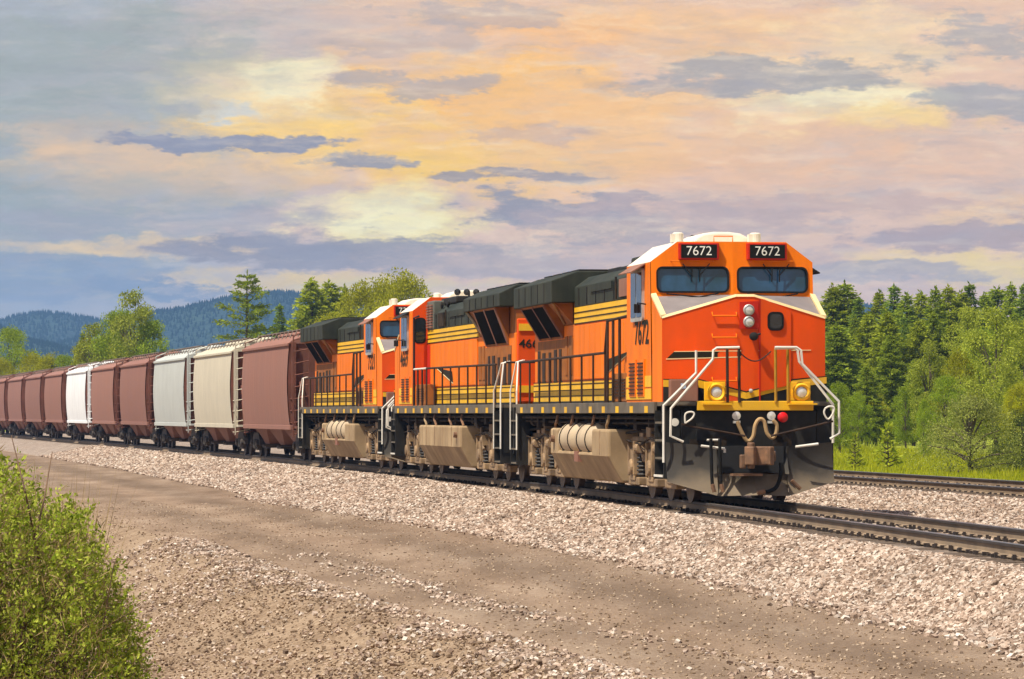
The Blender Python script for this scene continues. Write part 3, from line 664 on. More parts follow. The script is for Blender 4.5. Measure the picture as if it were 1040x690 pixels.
    # upper hood, dark green
    up = MB(); up.prism([(-hw, 3.72), (hw, 3.72), (hw, 4.14), (.75, 4.36), (-.75, 4.36), (-hw, 4.14)], X_(5.0), X_(14.8), 'x'); up.build('upper_hood', DKGREEN, R, bevel=.02)
    for s in (-1, 1):
        MB().box(X_(9.6), X_(12.4), s*hw, s*(hw+.03), 3.98, 4.12).build('roof_hatch_panel', DKGREEN, R)
        MB().box(X_(7.5), X_(8.6), s*hw, s*(hw+.035), 3.78, 4.12).build('blower_grille', MAUVE if lead else SOOT, R)
        MB().tube([(X_(9.0), s*(hw+.03), 3.75), (X_(9.0), s*(hw+.03), 4.18)], .02, 6).build('conduit', SOOT, R)
        for f in (8.4, 7.2): MB().lathe([(.05, 0), (.09, .02), (.09, .06), (.05, .08)], (X_(f), s*.90, 4.34), 'y', 12).build('lifting_eye', BLACK, R)
    g = MB(); g.box(X_(6.0), X_(8.9), -.8, .8, 4.36, 4.54); g.build('dynamic_brake_hatch', DKGREEN if kind != 'mid' else BLACK, R, bevel=.04)
    g = MB(); g.box(X_(10.2), X_(12.0), -.55, .55, 4.36, 4.47); g.build('exhaust_hatch', BLACK, R, bevel=.03)
    if kind == 'mid':
        for i in range(2):
            lv = MB()
            for z in range(9): lv.box(X_(5.25+i*.62), X_(5.75+i*.62), hw, hw+.06, 3.78+z*.07, 3.82+z*.07)
            lv.build('louvre', MAUVE, R)
        MB().box(X_(5.1), X_(6.5), .60, hw+.02, 3.73, 4.48).build('blower_cabinet', mat('grey_green_paint', (.10, .105, .08), .55, dust=(.16, .14, .10), dust_amt=.5), R, bevel=.03)
    # ---- radiator with overhanging wings
    wz = 3.83 if kind != 'mid' else 3.98
    ow = 1.53 if kind != 'mid' else 1.42
    rd = MB(); rd.prism([(-ow, wz), (ow, wz), (ow, 4.28), (1.0, 4.48), (-1.0, 4.48), (-ow, 4.28)], X_(14.8), X_(20.85), 'x'); rd.build('radiator_cab', DKGREEN, R, bevel=.02)
    MB().box(X_(14.85), X_(20.8), -hw+.02, hw-.02, 3.38, wz).build('radiator_plenum', BURNT, R)
    for s in (-1, 1):
        # slanted intake housing with black mesh screens
        pr = MB(); pr.prism([(s*hw, 3.12), (s*(ow-.04), wz-.003), (s*hw, wz-.003)], X_(16.3), X_(19.9), 'x'); pr.build('intake_housing', BURNT, R)
        e0 = Vector((0, s*hw, 3.12)); e1 = Vector((0, s*(ow-.04), wz-.003)); ey = (e1-e0); ln = ey.length
        mtx = basis((X_(18.1), (e0.y+e1.y)/2, (e0.z+e1.z)/2), (-s*-1, 0, 0), ey)
        if (mtx.to_3x3() @ Vector((0, 0, 1))).y*s < 0: mtx = basis((X_(18.1), (e0.y+e1.y)/2, (e0.z+e1.z)/2), (s*-1, 0, 0), ey)
        for k in (-1, 1):
            w = MB(); panel(w, mtx, [(k*.88-.82, -ln/2+.06), (k*.88+.82, -ln/2+.06), (k*.88+.82, ln/2-.05), (k*.88-.82, ln/2-.05)], .0, .02); w.build('mesh_screen', MESHB, R)
        for k in (-1.74, 0, 1.74):
            w = MB(); panel(w, mtx, [(k-.05, -ln/2+.02), (k+.05, -ln/2+.02), (k+.05, ln/2-.02), (k-.05, ln/2-.02)], .0, .03); w.build('screen_frame', MAUVE, R)
        # smaller screen on the front part of the overhang
        w = MB(); w.prism([(s*hw, 3.40), (s*(ow-.1), wz-.004), (s*hw, wz-.004)], X_(15.0), X_(16.1), 'x'); w.build('duct_fairing', BURNT, R)
        bar = MB(); bar.tube([(X_(15.0), s*(ow-.06), wz), (X_(15.9), s*(hw+.05), 3.42)], .035, 6); bar.build('bracket', TANK, R)
    for k in range(4): MB().box(X_(15.2+k*1.4), X_(16.3+k*1.4), -.9, .9, 4.48, 4.53).build('roof_screen', BLACK, R)
    for s in (-1, 1):
        for f in (15.9, 16.9, 17.9, 18.9, 19.9): MB().box(X_(f), X_(f+.05), s*ow, s*(ow+.012), wz+.03, 4.25).build('panel_seam', BLACK, R)
        for f in (6.9, 9.4, 10.6, 11.8, 13.0, 14.1): MB().box(X_(f), X_(f+.05), s*hw, s*(hw+.016), 3.75, 4.10).build('panel_seam', BLACK, R)
    MB().box(X_(12.6), X_(14.2), -.45, .45, 4.36, 4.50).build('roof_box', BLACK, R, bevel=.02)
    # rear end of hood
    MB().box(X_(20.9), X_(21.05), -1.03, 1.03, 1.80, 3.70).build('hood_end', ORANGE_SHADE, R, bevel=.03)
    text_mesh(number, .27, LETTER, R, basis((X_(21.056), .70, 3.12), (0, -1, 0), (0, 0, 1)), 1.1, bold=.004)
    MB().box(X_(21.05), X_(21.08), -1.0, 1.0, 2.02, 2.18).build('rear_stripe', YELLOW, R)
    MB().box(X_(21.05), X_(21.08), -1.0, 1.0, 3.42, 3.58).build('rear_stripe', YELLOW, R)
    MB().box(X_(21.05), X_(21.12), -.18, .18, 3.65, 3.98).build('rear_headlight', BLACK, R)
    # ---- cab shell
    xw0, xw1, xb = X_(2.35), X_(2.50), X_(5.2)   # windshield bottom/top, cab rear
    cw = 1.46
    zr, ze = 4.60, 4.24
    cab = MB()
    sec = [(-cw, 1.75), (-cw, ze), (-.98, zr), (.98, zr), (cw, ze), (cw, 1.75)]
    ctr = .09  # windshield plane is slightly peaked at the centre
    # side walls and rear wall
    fb = [(xw0, -cw, 1.75), (xw1-.02, -cw, ze), (xw1, -.98, zr), (xw1, .98, zr), (xw1-.02, cw, ze), (xw0, cw, 1.75)]
    bb = [(xb, y, z) for y, z in sec]
    cab.add(fb+bb, [(0, 1, 7, 6), (5, 11, 10, 4), (6, 7, 8, 9, 10, 11)]); cab.mi = 1
    cab.add(fb+bb, [(1, 2, 8, 7), (3, 4, 10, 9)]); cab.mi = 1
    cab.add(fb+bb, [(2, 3, 9, 8)])
    cab.build('cab_wall', [ORANGE, WHITEROOF], R)
    # cab front panel: peaked at the centre, with two window openings
    fr = MB()
    def fx(y, z): return xw0+(xw1-xw0)*(z-3.2)/(zr-3.2)+ctr*(1-abs(y)/cw)
    def win(px0, px1, py0, py1):
        a = fp(px0, py0, xw0); b = fp(px1, py1, xw0); return (a.y, b.y, b.z, a.z)
    wl = win(665, 742.5, 271, 297.5); wr = win(749, 820.5, 271, 297.5)
    wl = (-1.36, -.075, wl[2], wl[3]); wr = (.075, 1.36, wl[2], wl[3])
    zs = [2.6, wl[2], wl[3], ze, zr]
    def ywid(z): return cw if z <= ze else cw+(.98-cw)*(z-ze)/(zr-ze)
    def q4(y0, y1, z0, z1):
        cl = lambda y, w: max(-w, min(w, y)); a0 = cl(y0, ywid(z0)); b0 = cl(y1, ywid(z0)); a1 = cl(y0, ywid(z1)); b1 = cl(y1, ywid(z1))
        fr.add([(fx(a0, z0), a0, z0), (fx(b0, z0), b0, z0), (fx(b1, z1), b1, z1), (fx(a1, z1), a1, z1)], [(0, 1, 2, 3)])
    ysp = [-cw, wl[0], wl[1], 0, wr[0], wr[1], cw]
    for i in range(6):
        for j in range(4):
            if j == 1 and i in (1, 4): continue
            q4(ysp[i], ysp[i+1], zs[j], zs[j+1])
    fr.build('cab_front', ORANGE, R, fix=True)
    for wn in (wl, wr):
        yc, zc = (wn[0]+wn[1])/2, (wn[2]+wn[3])/2
        ex = Vector((fx(wn[1], zc)-fx(wn[0], zc), wn[1]-wn[0], 0)); ey = Vector((fx(yc, wn[3])-fx(yc, wn[2]), 0, wn[3]-wn[2]))
        mtx = basis((fx(yc, zc), yc, zc), ex, ey); w_, h_ = ex.length, ey.length
        pa = MB(); panel(pa, mtx, rounded(w_+.01, h_+.01, .01), -.05, -.03); wo = pa.build('windshield', GLASS, R)
        g_ = MB(); ring(g_, mtx, rounded(w_+.03, h_+.03, .004), rounded(w_-.004, h_-.004, .10), -.03, .006); g_.build('window_surround', ORANGE, wo)
        g_ = MB(); ring(g_, mtx, rounded(w_+.012, h_+.012, .11), rounded(w_-.05, h_-.05, .09), -.03, .024); g_.build('window_gasket', RUBBER, wo)
        # wipers
        wp = MB()
        for (x0, x1) in ((-.18, -.02), (.30, .12)):
            wp.tube([mtx @ Vector((x0, h_/2+.05, .06)), mtx @ Vector((x1, h_/2-.16, .05))], .010, 5); wp.tube([mtx @ Vector((x1+.01, h_/2-.02, .045)), mtx @ Vector((x1, h_/2-.27, .04))], .011, 5)
        wp.tube([mtx @ Vector((-.48, -h_/2-.03, .07)), mtx @ Vector((.10, -h_/2-.09, .09)), mtx @ Vector((.45, -h_/2-.02, .06))], .012, 5); wp.box(*[v for v in (0, 0, 0, 0, 0, 0)])
        wp.build('wiper', RUBBER, wo)
        gi = MB(); gi.tube([mtx @ Vector((-.38, h_/2+.10, .0)), mtx @ Vector((-.38, h_/2+.10, .06)), mtx @ Vector((.38, h_/2+.10, .06)), mtx @ Vector((.38, h_/2+.10, .0))], .010, 5); gi.build('grab_iron', ORANGE, wo)
    # number boards
    for s in (-1, 1):
        yc, zc = s*.61, 4.425
        mtx = basis((fx(yc, zc)+.02, yc, zc), (-s*.06, 1, 0), (0, 0, 1))
        b = MB(); panel(b, mtx, [(-.36, -.15), (.36, -.15), (.36, .15), (-.36, .15)], -.10, .10); bo = b.build('number_board', RED_AND_SHADE, R, bevel=.015)
        b = MB(); panel(b, mtx, [(-.32, -.12), (.32, -.12), (.32, .12), (-.32, .12)], .10, .106); b.build('board_face', RUBBER, bo)
        text_mesh(number, .235, LETTERW, bo, mtx @ Matrix.Translation((0, 0, .108)), 1.0, bold=-.001)
    # roof gear
    b = MB(); b.prism([(-.60, zr+.002), (.46, zr+.002), (.40, zr+.10), (.26, zr+.17), (.05, zr+.20), (-.22, zr+.20), (-.42, zr+.17), (-.55, zr+.10)], X_(3.0), X_(4.8), 'x'); b.build('air_conditioner', WHITEROOF, R, bevel=.04)
    for y in (-.90, .50): b = MB(); b.lathe([(.10, 0), (.10, .16), (.07, .18)], (X_(2.88), y, zr), 'z', 14); b.box(X_(2.95), X_(2.8), y-.13, y+.0, zr, zr+.15); b.build('antenna_dome', WHITEROOF, R, smooth=False)
    b = MB(); b.tube([(X_(2.7), -.28, zr), (X_(2.7), -.28, zr+.11), (X_(2.7), .06, zr+.11), (X_(2.7), .06, zr)], .012, 5); b.build('roof_grab_iron', ORANGE, R)
    b = MB()
    for k in range(3): b.lathe([(.03, 0), (.035, .28), (.09, .42)], (X_(5.5), -.25+.25*k, 4.74), 'x', 10)
    b.cyl((X_(5.5), 0, 4.5), (X_(5.5), 0, 4.72), .03); b.build('air_horn', BLACK, R)
    # side windows, visors
    for s in (-1, 1):
        wx0, wx1 = X_(4.45), X_(3.15)
        fr_ = MB(); mtx = basis(((wx0+wx1)/2, s*cw, 3.68), (-s*-1, 0, 0) if s > 0 else (1, 0, 0), (0, 0, 1))
        if (mtx.to_3x3() @ Vector((0, 0, 1))).y*s < 0: mtx = basis(((wx0+wx1)/2, s*cw, 3.68), (-1, 0, 0), (0, 0, 1))
        w_ = abs(wx1-wx0)
        panel(fr_, mtx, rounded(w_, .95, .06), 0, .05); fo = fr_.build('side_window', SILVER, R)
        for k in (-1, 1):
            g_ = MB(); panel(g_, mtx, rounded(w_/2-.08, .80, .04), .05, .056)
            g_.v = [tuple(Vector(v)+mtx.to_3x3() @ Vector((k*w_/4, 0, 0))) for v in g_.v]; g_.build('pane', DKGLASS, fo)
        v = MB(); v.add([(wx0-.1, s*cw, 4.24), (wx1+.1, s*cw, 4.24), (wx1+.1, s*(cw+.26), 4.08), (wx0-.1, s*(cw+.26), 4.08), (wx0-.1, s*cw, 4.215), (wx1+.1, s*cw, 4.215), (wx1+.1, s*(cw+.255), 4.06), (wx0-.1, s*(cw+.255), 4.06)],
            [(0, 1, 2, 3), (7, 6, 5, 4), (0, 4, 5, 1), (1, 5, 6, 2), (2, 6, 7, 3), (3, 7, 4, 0)]); v.build('sun_visor', MAUVE if s < 0 else BLACK, R)
        m = MB(); m.box(X_(3.42), X_(3.36), s*(cw+.02), s*(cw+.30), 3.25, 3.62) if False else m.tube([(X_(3.0), s*cw, 3.50), (X_(2.95), s*(cw+.16), 3.52), (X_(2.95), s*(cw+.16), 3.35)], .015, 5); m.box(X_(2.98), X_(2.95), s*(cw+.10), s*(cw+.22), 3.34, 3.50); m.build('mirror', BLACK, R)
        # side number, louvres
        ex = (1, 0, 0) if s < 0 else (-1, 0, 0)
        text_mesh(number, .60, LETTER, R, basis((X_(3.45), s*(cw+.003), 2.98), ex, (0, 0, 1)), 1.35, bold=.012)
        for k in range(2):
            fr2 = MB(); xl = X_(4.75-k*.95); fr2.box(xl, xl+.75, s*cw, s*(cw+.03), 1.85, 2.52); lo_ = fr2.build('louvre_door', ORANGE, R)
            sl = MB()
            for z in range(9): sl.box(xl+.08, xl+.67, s*(cw+.03), s*(cw+.05), 1.90+z*.067, 1.925+z*.067)
            sl.build('slats', HRAIL, lo_)
        MB().box(xb, xw0-.02, s*cw, s*(cw+.012), 2.02, 2.22).build('cab_stripe', YELLOW, R)
        MB().box(xb, xw0-.02, s*cw, s*(cw+.014), 1.80, 1.99).build('cab_stripe', YELLOW, R)
        cb = MB().box(X_(5.5), X_(7.3), s*1.12, s*1.40, 1.765, 2.30).build('control_box', BURNT, R, bevel=.01)
        for k in range(2):
            lv = MB()
            for z in range(6): lv.box(X_(5.75+k*.8), X_(6.25+k*.8), s*1.40, s*1.42, 1.86+z*.06, 1.89+z*.06)
            lv.build('louvre', HRAIL, cb)
        # cab rear wall window seen past the hood
        rw = MB(); mtx = basis((xb, s*1.255, 3.72), (0, -1, 0), (0, 0, 1)); panel(rw, mtx, rounded(.30, .68, .1), 0, .02); ro = rw.build('rear_cab_window', RUBBER, R)
        rw = MB(); panel(rw, mtx, rounded(.23, .60, .08), .02, .026); rw.build('pane', DKGLASS, ro)
    rwall = MB(); rwall.prism([(-cw+.01, 2.3), (-cw+.01, ze-.01), (-.98, zr-.01), (.98, zr-.01), (cw-.01, ze-.01), (cw-.01, 2.3)], xb-.012, xb+.02, 'x'); rwall.build('cab_rear_panel', ORANGE_SHADE, R)
    # ---- nose
    xn = X_(1.28)            # nose front plane at the corner, centre stands forward
    nz0 = 3.22; nz1 = 3.60; pk = .12
    nose = MB()
    def nx(y): return xn+pk*(1-min(1, max(0, abs(y)-.16)/1.28))
    NY = [-1.45, -.16, .16, 1.45]; NZ = [nz0, nz1, nz1, nz0]
    A = [(nx(y), y, 1.75) for y in NY]+[(nx(y), y, z) for y, z in zip(NY, NZ)]
    nose.add(A, [(0, 1, 5, 4), (1, 2, 6, 5), (2, 3, 7, 6)])
    nose.build('nose_front', ORANGE_SHADE, R)
    for s in (-1, 1):
        sdm = MB(); sdm.add([(nx(1.45), s*1.45, 1.75), (nx(1.45), s*1.45, nz0), (xw0+.03, s*1.455, 3.62), (xw0+.03, s*1.455, 1.75)], [(0, 1, 2, 3)])
        sdm.build('nose_side', ORANGE, R)
    tp = MB(); wb = wl[2]-.06
    tp.add([(nx(y), y, z) for y, z in zip(NY, NZ)]+[(fx(y, wb)+.01, y, zz) for y, zz in zip(NY, (3.62, wb+.02, wb+.02, 3.62))], [(0, 1, 5, 4), (1, 2, 6, 5), (2, 3, 7, 6)])
    tp.build('nose_top', GREYTOP, R)
    # cream edge stripe along the top of the nose
    ed = MB()
    pts = [(nx(y)+.012, y, z-.01) for y, z in zip(NY, NZ)]
    for a, b in zip(pts[:-1], pts[1:]):
        a, b = Vector(a), Vector(b); up_ = Vector((-.02, 0, .045)); ou = Vector((.03, 0, 0))
        ed.hexa([a-ou, b-ou, b, a, a-ou+up_, b-ou+up_, b+up_, a+up_])
    for s in (-1, 1):
        a = Vector((nx(1.45), s*1.452, nz0)); b = Vector((xw0+.03, s*1.457, 3.62)); up_ = Vector((0, 0, .05)); ou = Vector((0, s*.02, 0)); iw = Vector((0, -s*.07, 0.015))
        ed.hexa([a+iw, b+iw, b+ou, a+ou, a+iw+up_, b+iw+up_, b+ou+up_, a+ou+up_])
    ed.build('cream_edge_stripe', CREAM, R)
    def on_nose(name, poly, m, t=.008, t0=.002, parent=None):
        """flat marking or plate following the nose front; poly in photo pixels"""
        b = MB(); P = [fp(a, c, xn+.06) for a, c in poly]; n = len(P)
        vs = [(nx(q.y)+t0, q.y, q.z) for q in P]+[(nx(q.y)+t, q.y, q.z) for q in P]
        b.add(vs, [tuple(range(n-1, -1, -1)), tuple(range(n, 2*n))]+[(i, (i+1) % n, n+(i+1) % n, n+i) for i in range(n)]); return b.build(name, m, parent or R)
    on_nose('black_wedge', [(678, 364), (685, 357.2), (752, 356.8), (752, 362.6)], LETTER, .006)
    on_nose('cream_line', [(685, 356.9), (752, 356.2), (752, 357.0), (685, 357.6)], CREAM, .010)
    on_nose('cream_line', [(677, 364.4), (752, 362.2), (752, 363.2), (677, 365.3)], CREAM, .010)
    on_nose('cream_line', [(770, 355.8), (824, 355.4), (824, 356.2), (770, 356.8)], CREAM, .010)
    on_nose('black_skirt', [(674, 391), (709, 391), (757, 403), (757, 411), (674, 411)], BLACK, .012)
    on_nose('black_skirt', [(757.2, 403), (806, 391), (840, 387), (840, 411), (757.2, 411)], BLACK, .012)
    on_nose('yellow_chevron', [(674, 386), (711, 386.5), (757, 399), (757, 405.5), (711, 394), (674, 393)], YELLOW, .016)
    on_nose('yellow_chevron', [(757.1, 399), (806, 386.5), (840, 383), (840, 389.5), (806, 393.5), (757.1, 405.5)], YELLOW, .016)
    on_nose('chevron_edge', [(674, 385), (711, 385.3), (757, 397.6), (757, 399), (711, 386.8), (674, 386)], LETTER, .014)
    on_nose('chevron_edge', [(757.1, 397.6), (806, 385), (840, 382), (840, 383), (806, 386.8), (757.1, 399)], LETTER, .014)
    # nose door with window, hinges
    dr = on_nose('nose_door', [(771.5, 303.5), (776, 304.5), (803, 316), (803, 391), (771.5, 398)], ORANGE_SHADE, .024)
    b = MB(); c = fp(787.5, 326.5, xn+.1); mtx = basis((nx(c.y)+.022, c.y, c.z), (-.09, 1, 0), (0, 0, 1)); panel(b, mtx, rounded(.29, .33, .09), 0, .03); wo = b.build('door_window', RUBBER, dr)
    b = MB(); panel(b, mtx, rounded(.21, .25, .06), .03, .034); b.build('pane', DKGLASS, wo)
    on_nose('door_edge', [(770.3, 304), (771.6, 303.5), (771.6, 411), (770.3, 411)], RED_AND_SHADE, .03)
    # headlight box
    hb = on_nose('headlight_box', [(750.5, 307), (769.5, 306), (769.5, 334.5), (750.5, 334)], RED_AND_SHADE, .035)
    for py in (315, 327):
        c = fp(760, py, xn+.12); x = nx(c.y)+.035
        b = MB(); b.lathe([(.098, 0), (.098, .03), (.082, .045), (.082, .02)], (x, c.y, c.z), 'x', 20); lo_ = b.build('headlight', SILVER, R, smooth=True)
        b = MB(); b.lathe([(.08, 0), (.07, .018), (.03, .03), (.0, .033)], (x+.015, c.y, c.z), 'x', 20); b.build('lens', LENS, lo_, smooth=True)
    c = fp(764, 342, xn+.12); b = MB(); b.lathe([(.03, 0), (.07, .08), (.075, .18), (.04, .2)], (nx(c.y), c.y, c.z), 'x', 12); b.tube([(nx(c.y)+.05, c.y, c.z), (nx(c.y)+.1, c.y+.13, c.z+.05)], .02, 6); b.build('bell', BLACK, R, smooth=True)
    for (xa, xb_, py) in ((723, 747, 321), (723, 747, 343), (723, 747, 387)):
        a = fp(xa, py, xn+.05); b_ = fp(xb_, py, xn+.05); g_ = MB(); g_.tube([(nx(a.y), a.y, a.z+.06), (nx(a.y)+.06, a.y, a.z), (nx(b_.y)+.06, b_.y, b_.z), (nx(b_.y), b_.y, b_.z+.06)], .014, 6); g_.build('grab_iron', ORANGE, R)
    c = fp(762, 397, xn+.1); b = MB(); b.lathe([(.035, 0), (.035, .03), (.01, .04)], (nx(c.y)+.018, c.y, c.z), 'x', 12); b.build('marker_light', LENS, R)
    ch = MB(); ch.tube([fp(750+i*3.3, 357+10*math.sin(PI*i/10), X_(.7)) for i in range(11)], .012, 5); ch.build('safety_chain', HRAIL, R)
    # ---- front platform and ditch lights
    e0 = fp(708, 408, X_(.72)); e1 = fp(826, 417.5, X_(.72))
    MB().box(X_(.78), X_(.70), e0.y, e1.y, 1.60, 1.765).build('yellow_end_beam', YELLOW, R, bevel=.01)
    MB().box(X_(1.2), X_(.72), -1.45, 1.45, 1.70, 1.756).build('front_platform', GREYSILL, R)
    MB().box(X_(1.3), X_(.90), -1.46, 1.46, 1.22, 1.70).build('front_beam', BLACK, R)
    a = fp(681, 385, X_(1.0)); b_ = fp(709, 407, X_(1.0)); MB().box(X_(1.22), X_(.98), a.y, b_.y, 1.757, 2.14).build('battery_box', MAUVE, R, bevel=.015)
    c = fp(695, 393, X_(.97)); b = MB(); b.box(X_(.978), X_(.974), c.y-.06, c.y+.03, c.z-.03, c.z+.06); b.build('warning_sticker', mat('pale_blue_sticker', (.45, .55, .68), .5), R)
    for px in (728, 814.5):
        c = fp(px, 398.5, X_(.75)); b = MB(); b.box(X_(.90), X_(.84), c.y-.20, c.y+.17, 1.767, 2.10); pl = b.build('ditch_light', YELLOW, R, bevel=.01)
        b = MB(); b.lathe([(.16, 0), (.16, .07), (.135, .10), (.10, .07), (.10, .03)], (X_(.84), c.y, c.z), 'x', 24); b.build('bezel', YELLOW, pl, smooth=True)
        b = MB(); b.lathe([(.105, 0), (.09, .03), (.04, .045), (.0, .05)], (X_(.80), c.y, c.z), 'x', 20); b.build('lens', LENS, pl, smooth=True)
        b = MB(); b.box(X_(.90), X_(.58), c.y-.26, c.y+.24, 1.70, 1.725); b.build('anticlimber_step', YELLOW, pl)
    # white handrails at the front corners and the tan platform posts
    def rail(name, pts, r, m, f):
        if 'hose' in name or 'handle' in name:
            P = [pts[0]]+list(pts)+[pts[-1]]; q = []
            for i in range(1, len(P)-2):
                for t in (0, .25, .5, .75):
                    q.append(tuple(.5*(2*P[i][k]+(P[i+1][k]-P[i-1][k])*t+(2*P[i-1][k]-5*P[i][k]+4*P[i+1][k]-P[i+2][k])*t*t+(3*P[i][k]-P[i-1][k]-3*P[i+1][k]+P[i+2][k])*t**3) for k in (0, 1)))
            pts = q+[pts[-1]]
        b = MB(); b.tube([fp(x, y, X_(f)) for x, y in pts], r, 8); return b.build(name, m, R, smooth=True)
    rail('front_handrail', [(707, 356), (707, 379), (674, 412), (674, 470)], .023, WHITE, .62)
    rail('front_handrail', [(751, 353), (728, 353.5), (724.5, 356), (724, 365), (681.5, 415), (681, 443), (694, 449)], .023, WHITE, .50)
    rail('front_handrail', [(787, 354), (806, 353.5), (810, 356), (811.5, 367), (846, 411), (846, 450)], .023, WHITE, .62)
    rail('front_handrail', [(787, 353), (809, 353), (813.5, 356), (815, 370), (852, 408), (852.5, 440), (843, 446)], .023, WHITE, .50)
    for px in (738.5, 750.5, 787.5, 800): rail('handrail_post', [(px, 354), (px+.5, 409)], .026, GOLD if px > 770 else HRAIL, .70)
    rail('uncoupling_lever', [(692, 431), (705, 434), (735, 439), (757, 443)], .018, HRAIL, .45)
    rail('uncoupling_lever', [(846, 428), (830, 432), (800, 439), (783, 443)], .018, HRAIL, .45)
    rail('lever_handle', [(696, 430), (696, 421), (701, 418.5), (705, 420), (703, 425), (696, 430)], .016, WHITE, .42)
    rail('lever_handle', [(838, 415), (842, 413), (847, 414), (846, 420), (841, 426), (837, 420), (838, 415)], .016, WHITE, .42)
    # ---- pilot, plow, coupler
    MB().box(X_(.95), X_(.78), -1.20, 1.20, .66, 1.60).build('pilot_plate', BLACK, R, bevel=.015)
    for s in (-1, 1):
        # step wells: side plates and treads
        b = MB(); b.box(X_(1.75), X_(.80), s*1.21, s*1.24, .42, 1.62); b.box(X_(.84), X_(.80), s*1.24, s*1.50, .42, 1.60); b.build('step_well', BLACK, R)
        for k in range(4): MB().box(X_(1.72), X_(.845), s*1.245, s*1.50, .44+.31*k, .475+.31*k).build('step_tread', GREYSILL, R)
        MB().box(X_(1.78), X_(1.74), s*1.24, s*1.50, .40, 1.60).build('step_plate', BLACK, R)
        b = MB(); b.box(X_(1.75), X_(.85), s*1.505, s*1.52, .44, .48); b.build('step_edge', WHITE, R)
    c = fp(685.5, 429, X_(.79)); b = MB(); b.lathe([(.07, 0), (.07, .01), (.0, .012)], (X_(.798), c.y, c.z), 'x', 20); b.build('round_reflector', WHITE, R)
    # plow blades: V shaped, swept forward at the centre, top edges slanting
    tip = X_(.02)
    def blade(s):
        b = MB()
        P0 = [(tip, 0), (X_(.30), s*.62), (X_(.55), s*1.47)]
        zt = [.50, .60, 1.04] ; zt2 = [.50, .98, 1.04]
        def wall(a, c, za0, za1, zb0, zb1, n=6):
            def col(p, z0, z1):        # concave section: toe reaches forward, top edge curls forward again
                return [(p[0]-.20*math.sin(PI*.62*t), p[1], z0+(z1-z0)*t) for t in np.linspace(0, 1, n)]
            A, B = col(a, za0, za1), col(c, zb0, zb1); k = [(q[0]-.03, q[1], q[2]) for q in A+B]
            vs = A+B+k; m = 2*n; fs = []
            for i in range(n-1): fs += [(i, n+i, n+i+1, i+1), (m+i, m+i+1, m+n+i+1, m+n+i), (i, i+1, m+i+1, m+i), (n+i, m+n+i, m+n+i+1, n+i+1)]
            fs += [(0, m, m+n, n), (n-1, 2*n-1, m+2*n-1, m+n-1)]; b.add(vs, fs)
        wall(P0[0], P0[1], .14, .50, .12, .50); wall(P0[1], P0[2], .12, .98, .36, 1.05)
        wall((X_(.30), s*.62), (X_(.34), s*.56), .50, .98, .50, .98)
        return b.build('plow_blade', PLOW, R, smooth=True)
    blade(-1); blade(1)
    MB().box(X_(.30), X_(.02), -.42, .10, .47, .51).build('plow_step', RUSTC, R)
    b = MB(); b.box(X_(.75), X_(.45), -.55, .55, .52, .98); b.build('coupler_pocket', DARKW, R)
    b = MB(); b.box(X_(.5), X_(.12), -.13, .13, .68, .95); b.prism([(X_(.14), -.20), (X_(-.14), -.24), (X_(-.22), -.10), (X_(-.06), -.02), (X_(-.10), .14), (X_(-.24), .18), (X_(-.16), .27), (X_(.14), .24)], .66, .98, 'z'); b.box(X_(.08), X_(-.06), -.30, -.20, .60, .84); b.cyl((X_(-.06), -.12, .60), (X_(-.06), -.12, 1.05), .07, 10); b.box(X_(.3), X_(.05), .20, .34, .72, .90)
    b.build('coupler', RUSTC, R, bevel=.03)
    # hoses, lamps under the beam
    rail('air_hose', [(749, 428), (751, 434), (757, 446), (761, 448), (765, 443), (767, 432), (771, 426), (776, 428), (779, 440), (784, 445), (788, 441), (789, 432), (785, 427)], .034, HOSE, .55)
    rail('brake_hose', [(793, 470), (793, 482), (789, 494), (782, 499), (774, 501)], .035, RUBBER, .15)
    for px in (722, 731): rail('brake_hose', [(px, 446), (px+.5, 470), (px+1, 485), (px+2, 497)], .03, RUBBER, .22)
    rail('white_grab', [(712, 453), (736, 456)], .022, WHITE, .30); rail('white_grab', [(736, 456), (736, 460)], .022, WHITE, .30); rail('white_grab', [(718, 447), (731, 447)], .018, WHITE, .3)
    rail('white_grab', [(808, 454), (831, 451)], .022, WHITE, .30)
    for px in (722.5, 731.5): rail('glad_hand', [(px+1, 492), (px+3, 500)], .035, RUSTC, .16)
    rail('glad_hand', [(769, 501), (777, 499)], .04, RUSTC, .05); rail('pilot_bolt', [(804, 488), (813, 497)], .035, RUSTC, .2)
    for px in (748, 783.5):
        c = fp(px, 422.5, X_(.70)); b = MB(); b.lathe([(.075, 0), (.075, .04), (.0, .05)], (X_(.74), c.y, c.z), 'x', 16); b.box(X_(.76), X_(.66), c.y-.06, c.y+.06, c.z-.13, c.z-.085); b.build('ground_light', LENS, R)
    c = fp(795, 424, X_(.7)); b = MB(); b.lathe([(.09, 0), (.09, .06), (.05, .09), (.0, .095)], (X_(.74), c.y, c.z), 'x', 18); b.build('red_marker_lamp', REDLAMP, R, smooth=True)
    b = MB(); b.box(X_(.78), X_(.70), -.93, -.78, 1.08, 1.38); b.build('receptacle_box', BLACK, R)
    for (ya, yb, za, zb) in ((-.62, -.40, .70, 1.15), (.42, .75, .72, 1.2), (-1.05, -.8, .8, 1.1)): MB().box(X_(.78), X_(.755), ya, yb, za, zb).build('pilot_bracket', SOOT, R)
    # ---- rear platform, steps, handrails
    MB().box(X_(21.3), X_(21.6), -1.46, 1.46, .66, 1.68).build('rear_pilot_plate', BLACK, R)
    b = MB(); b.box(X_(21.6), X_(22.1), -.13, .13, .68, .95); b.box(X_(22.05), X_(22.32), -.25, .25, .66, .98); b.build('rear_coupler', RUSTC, R, bevel=.03)
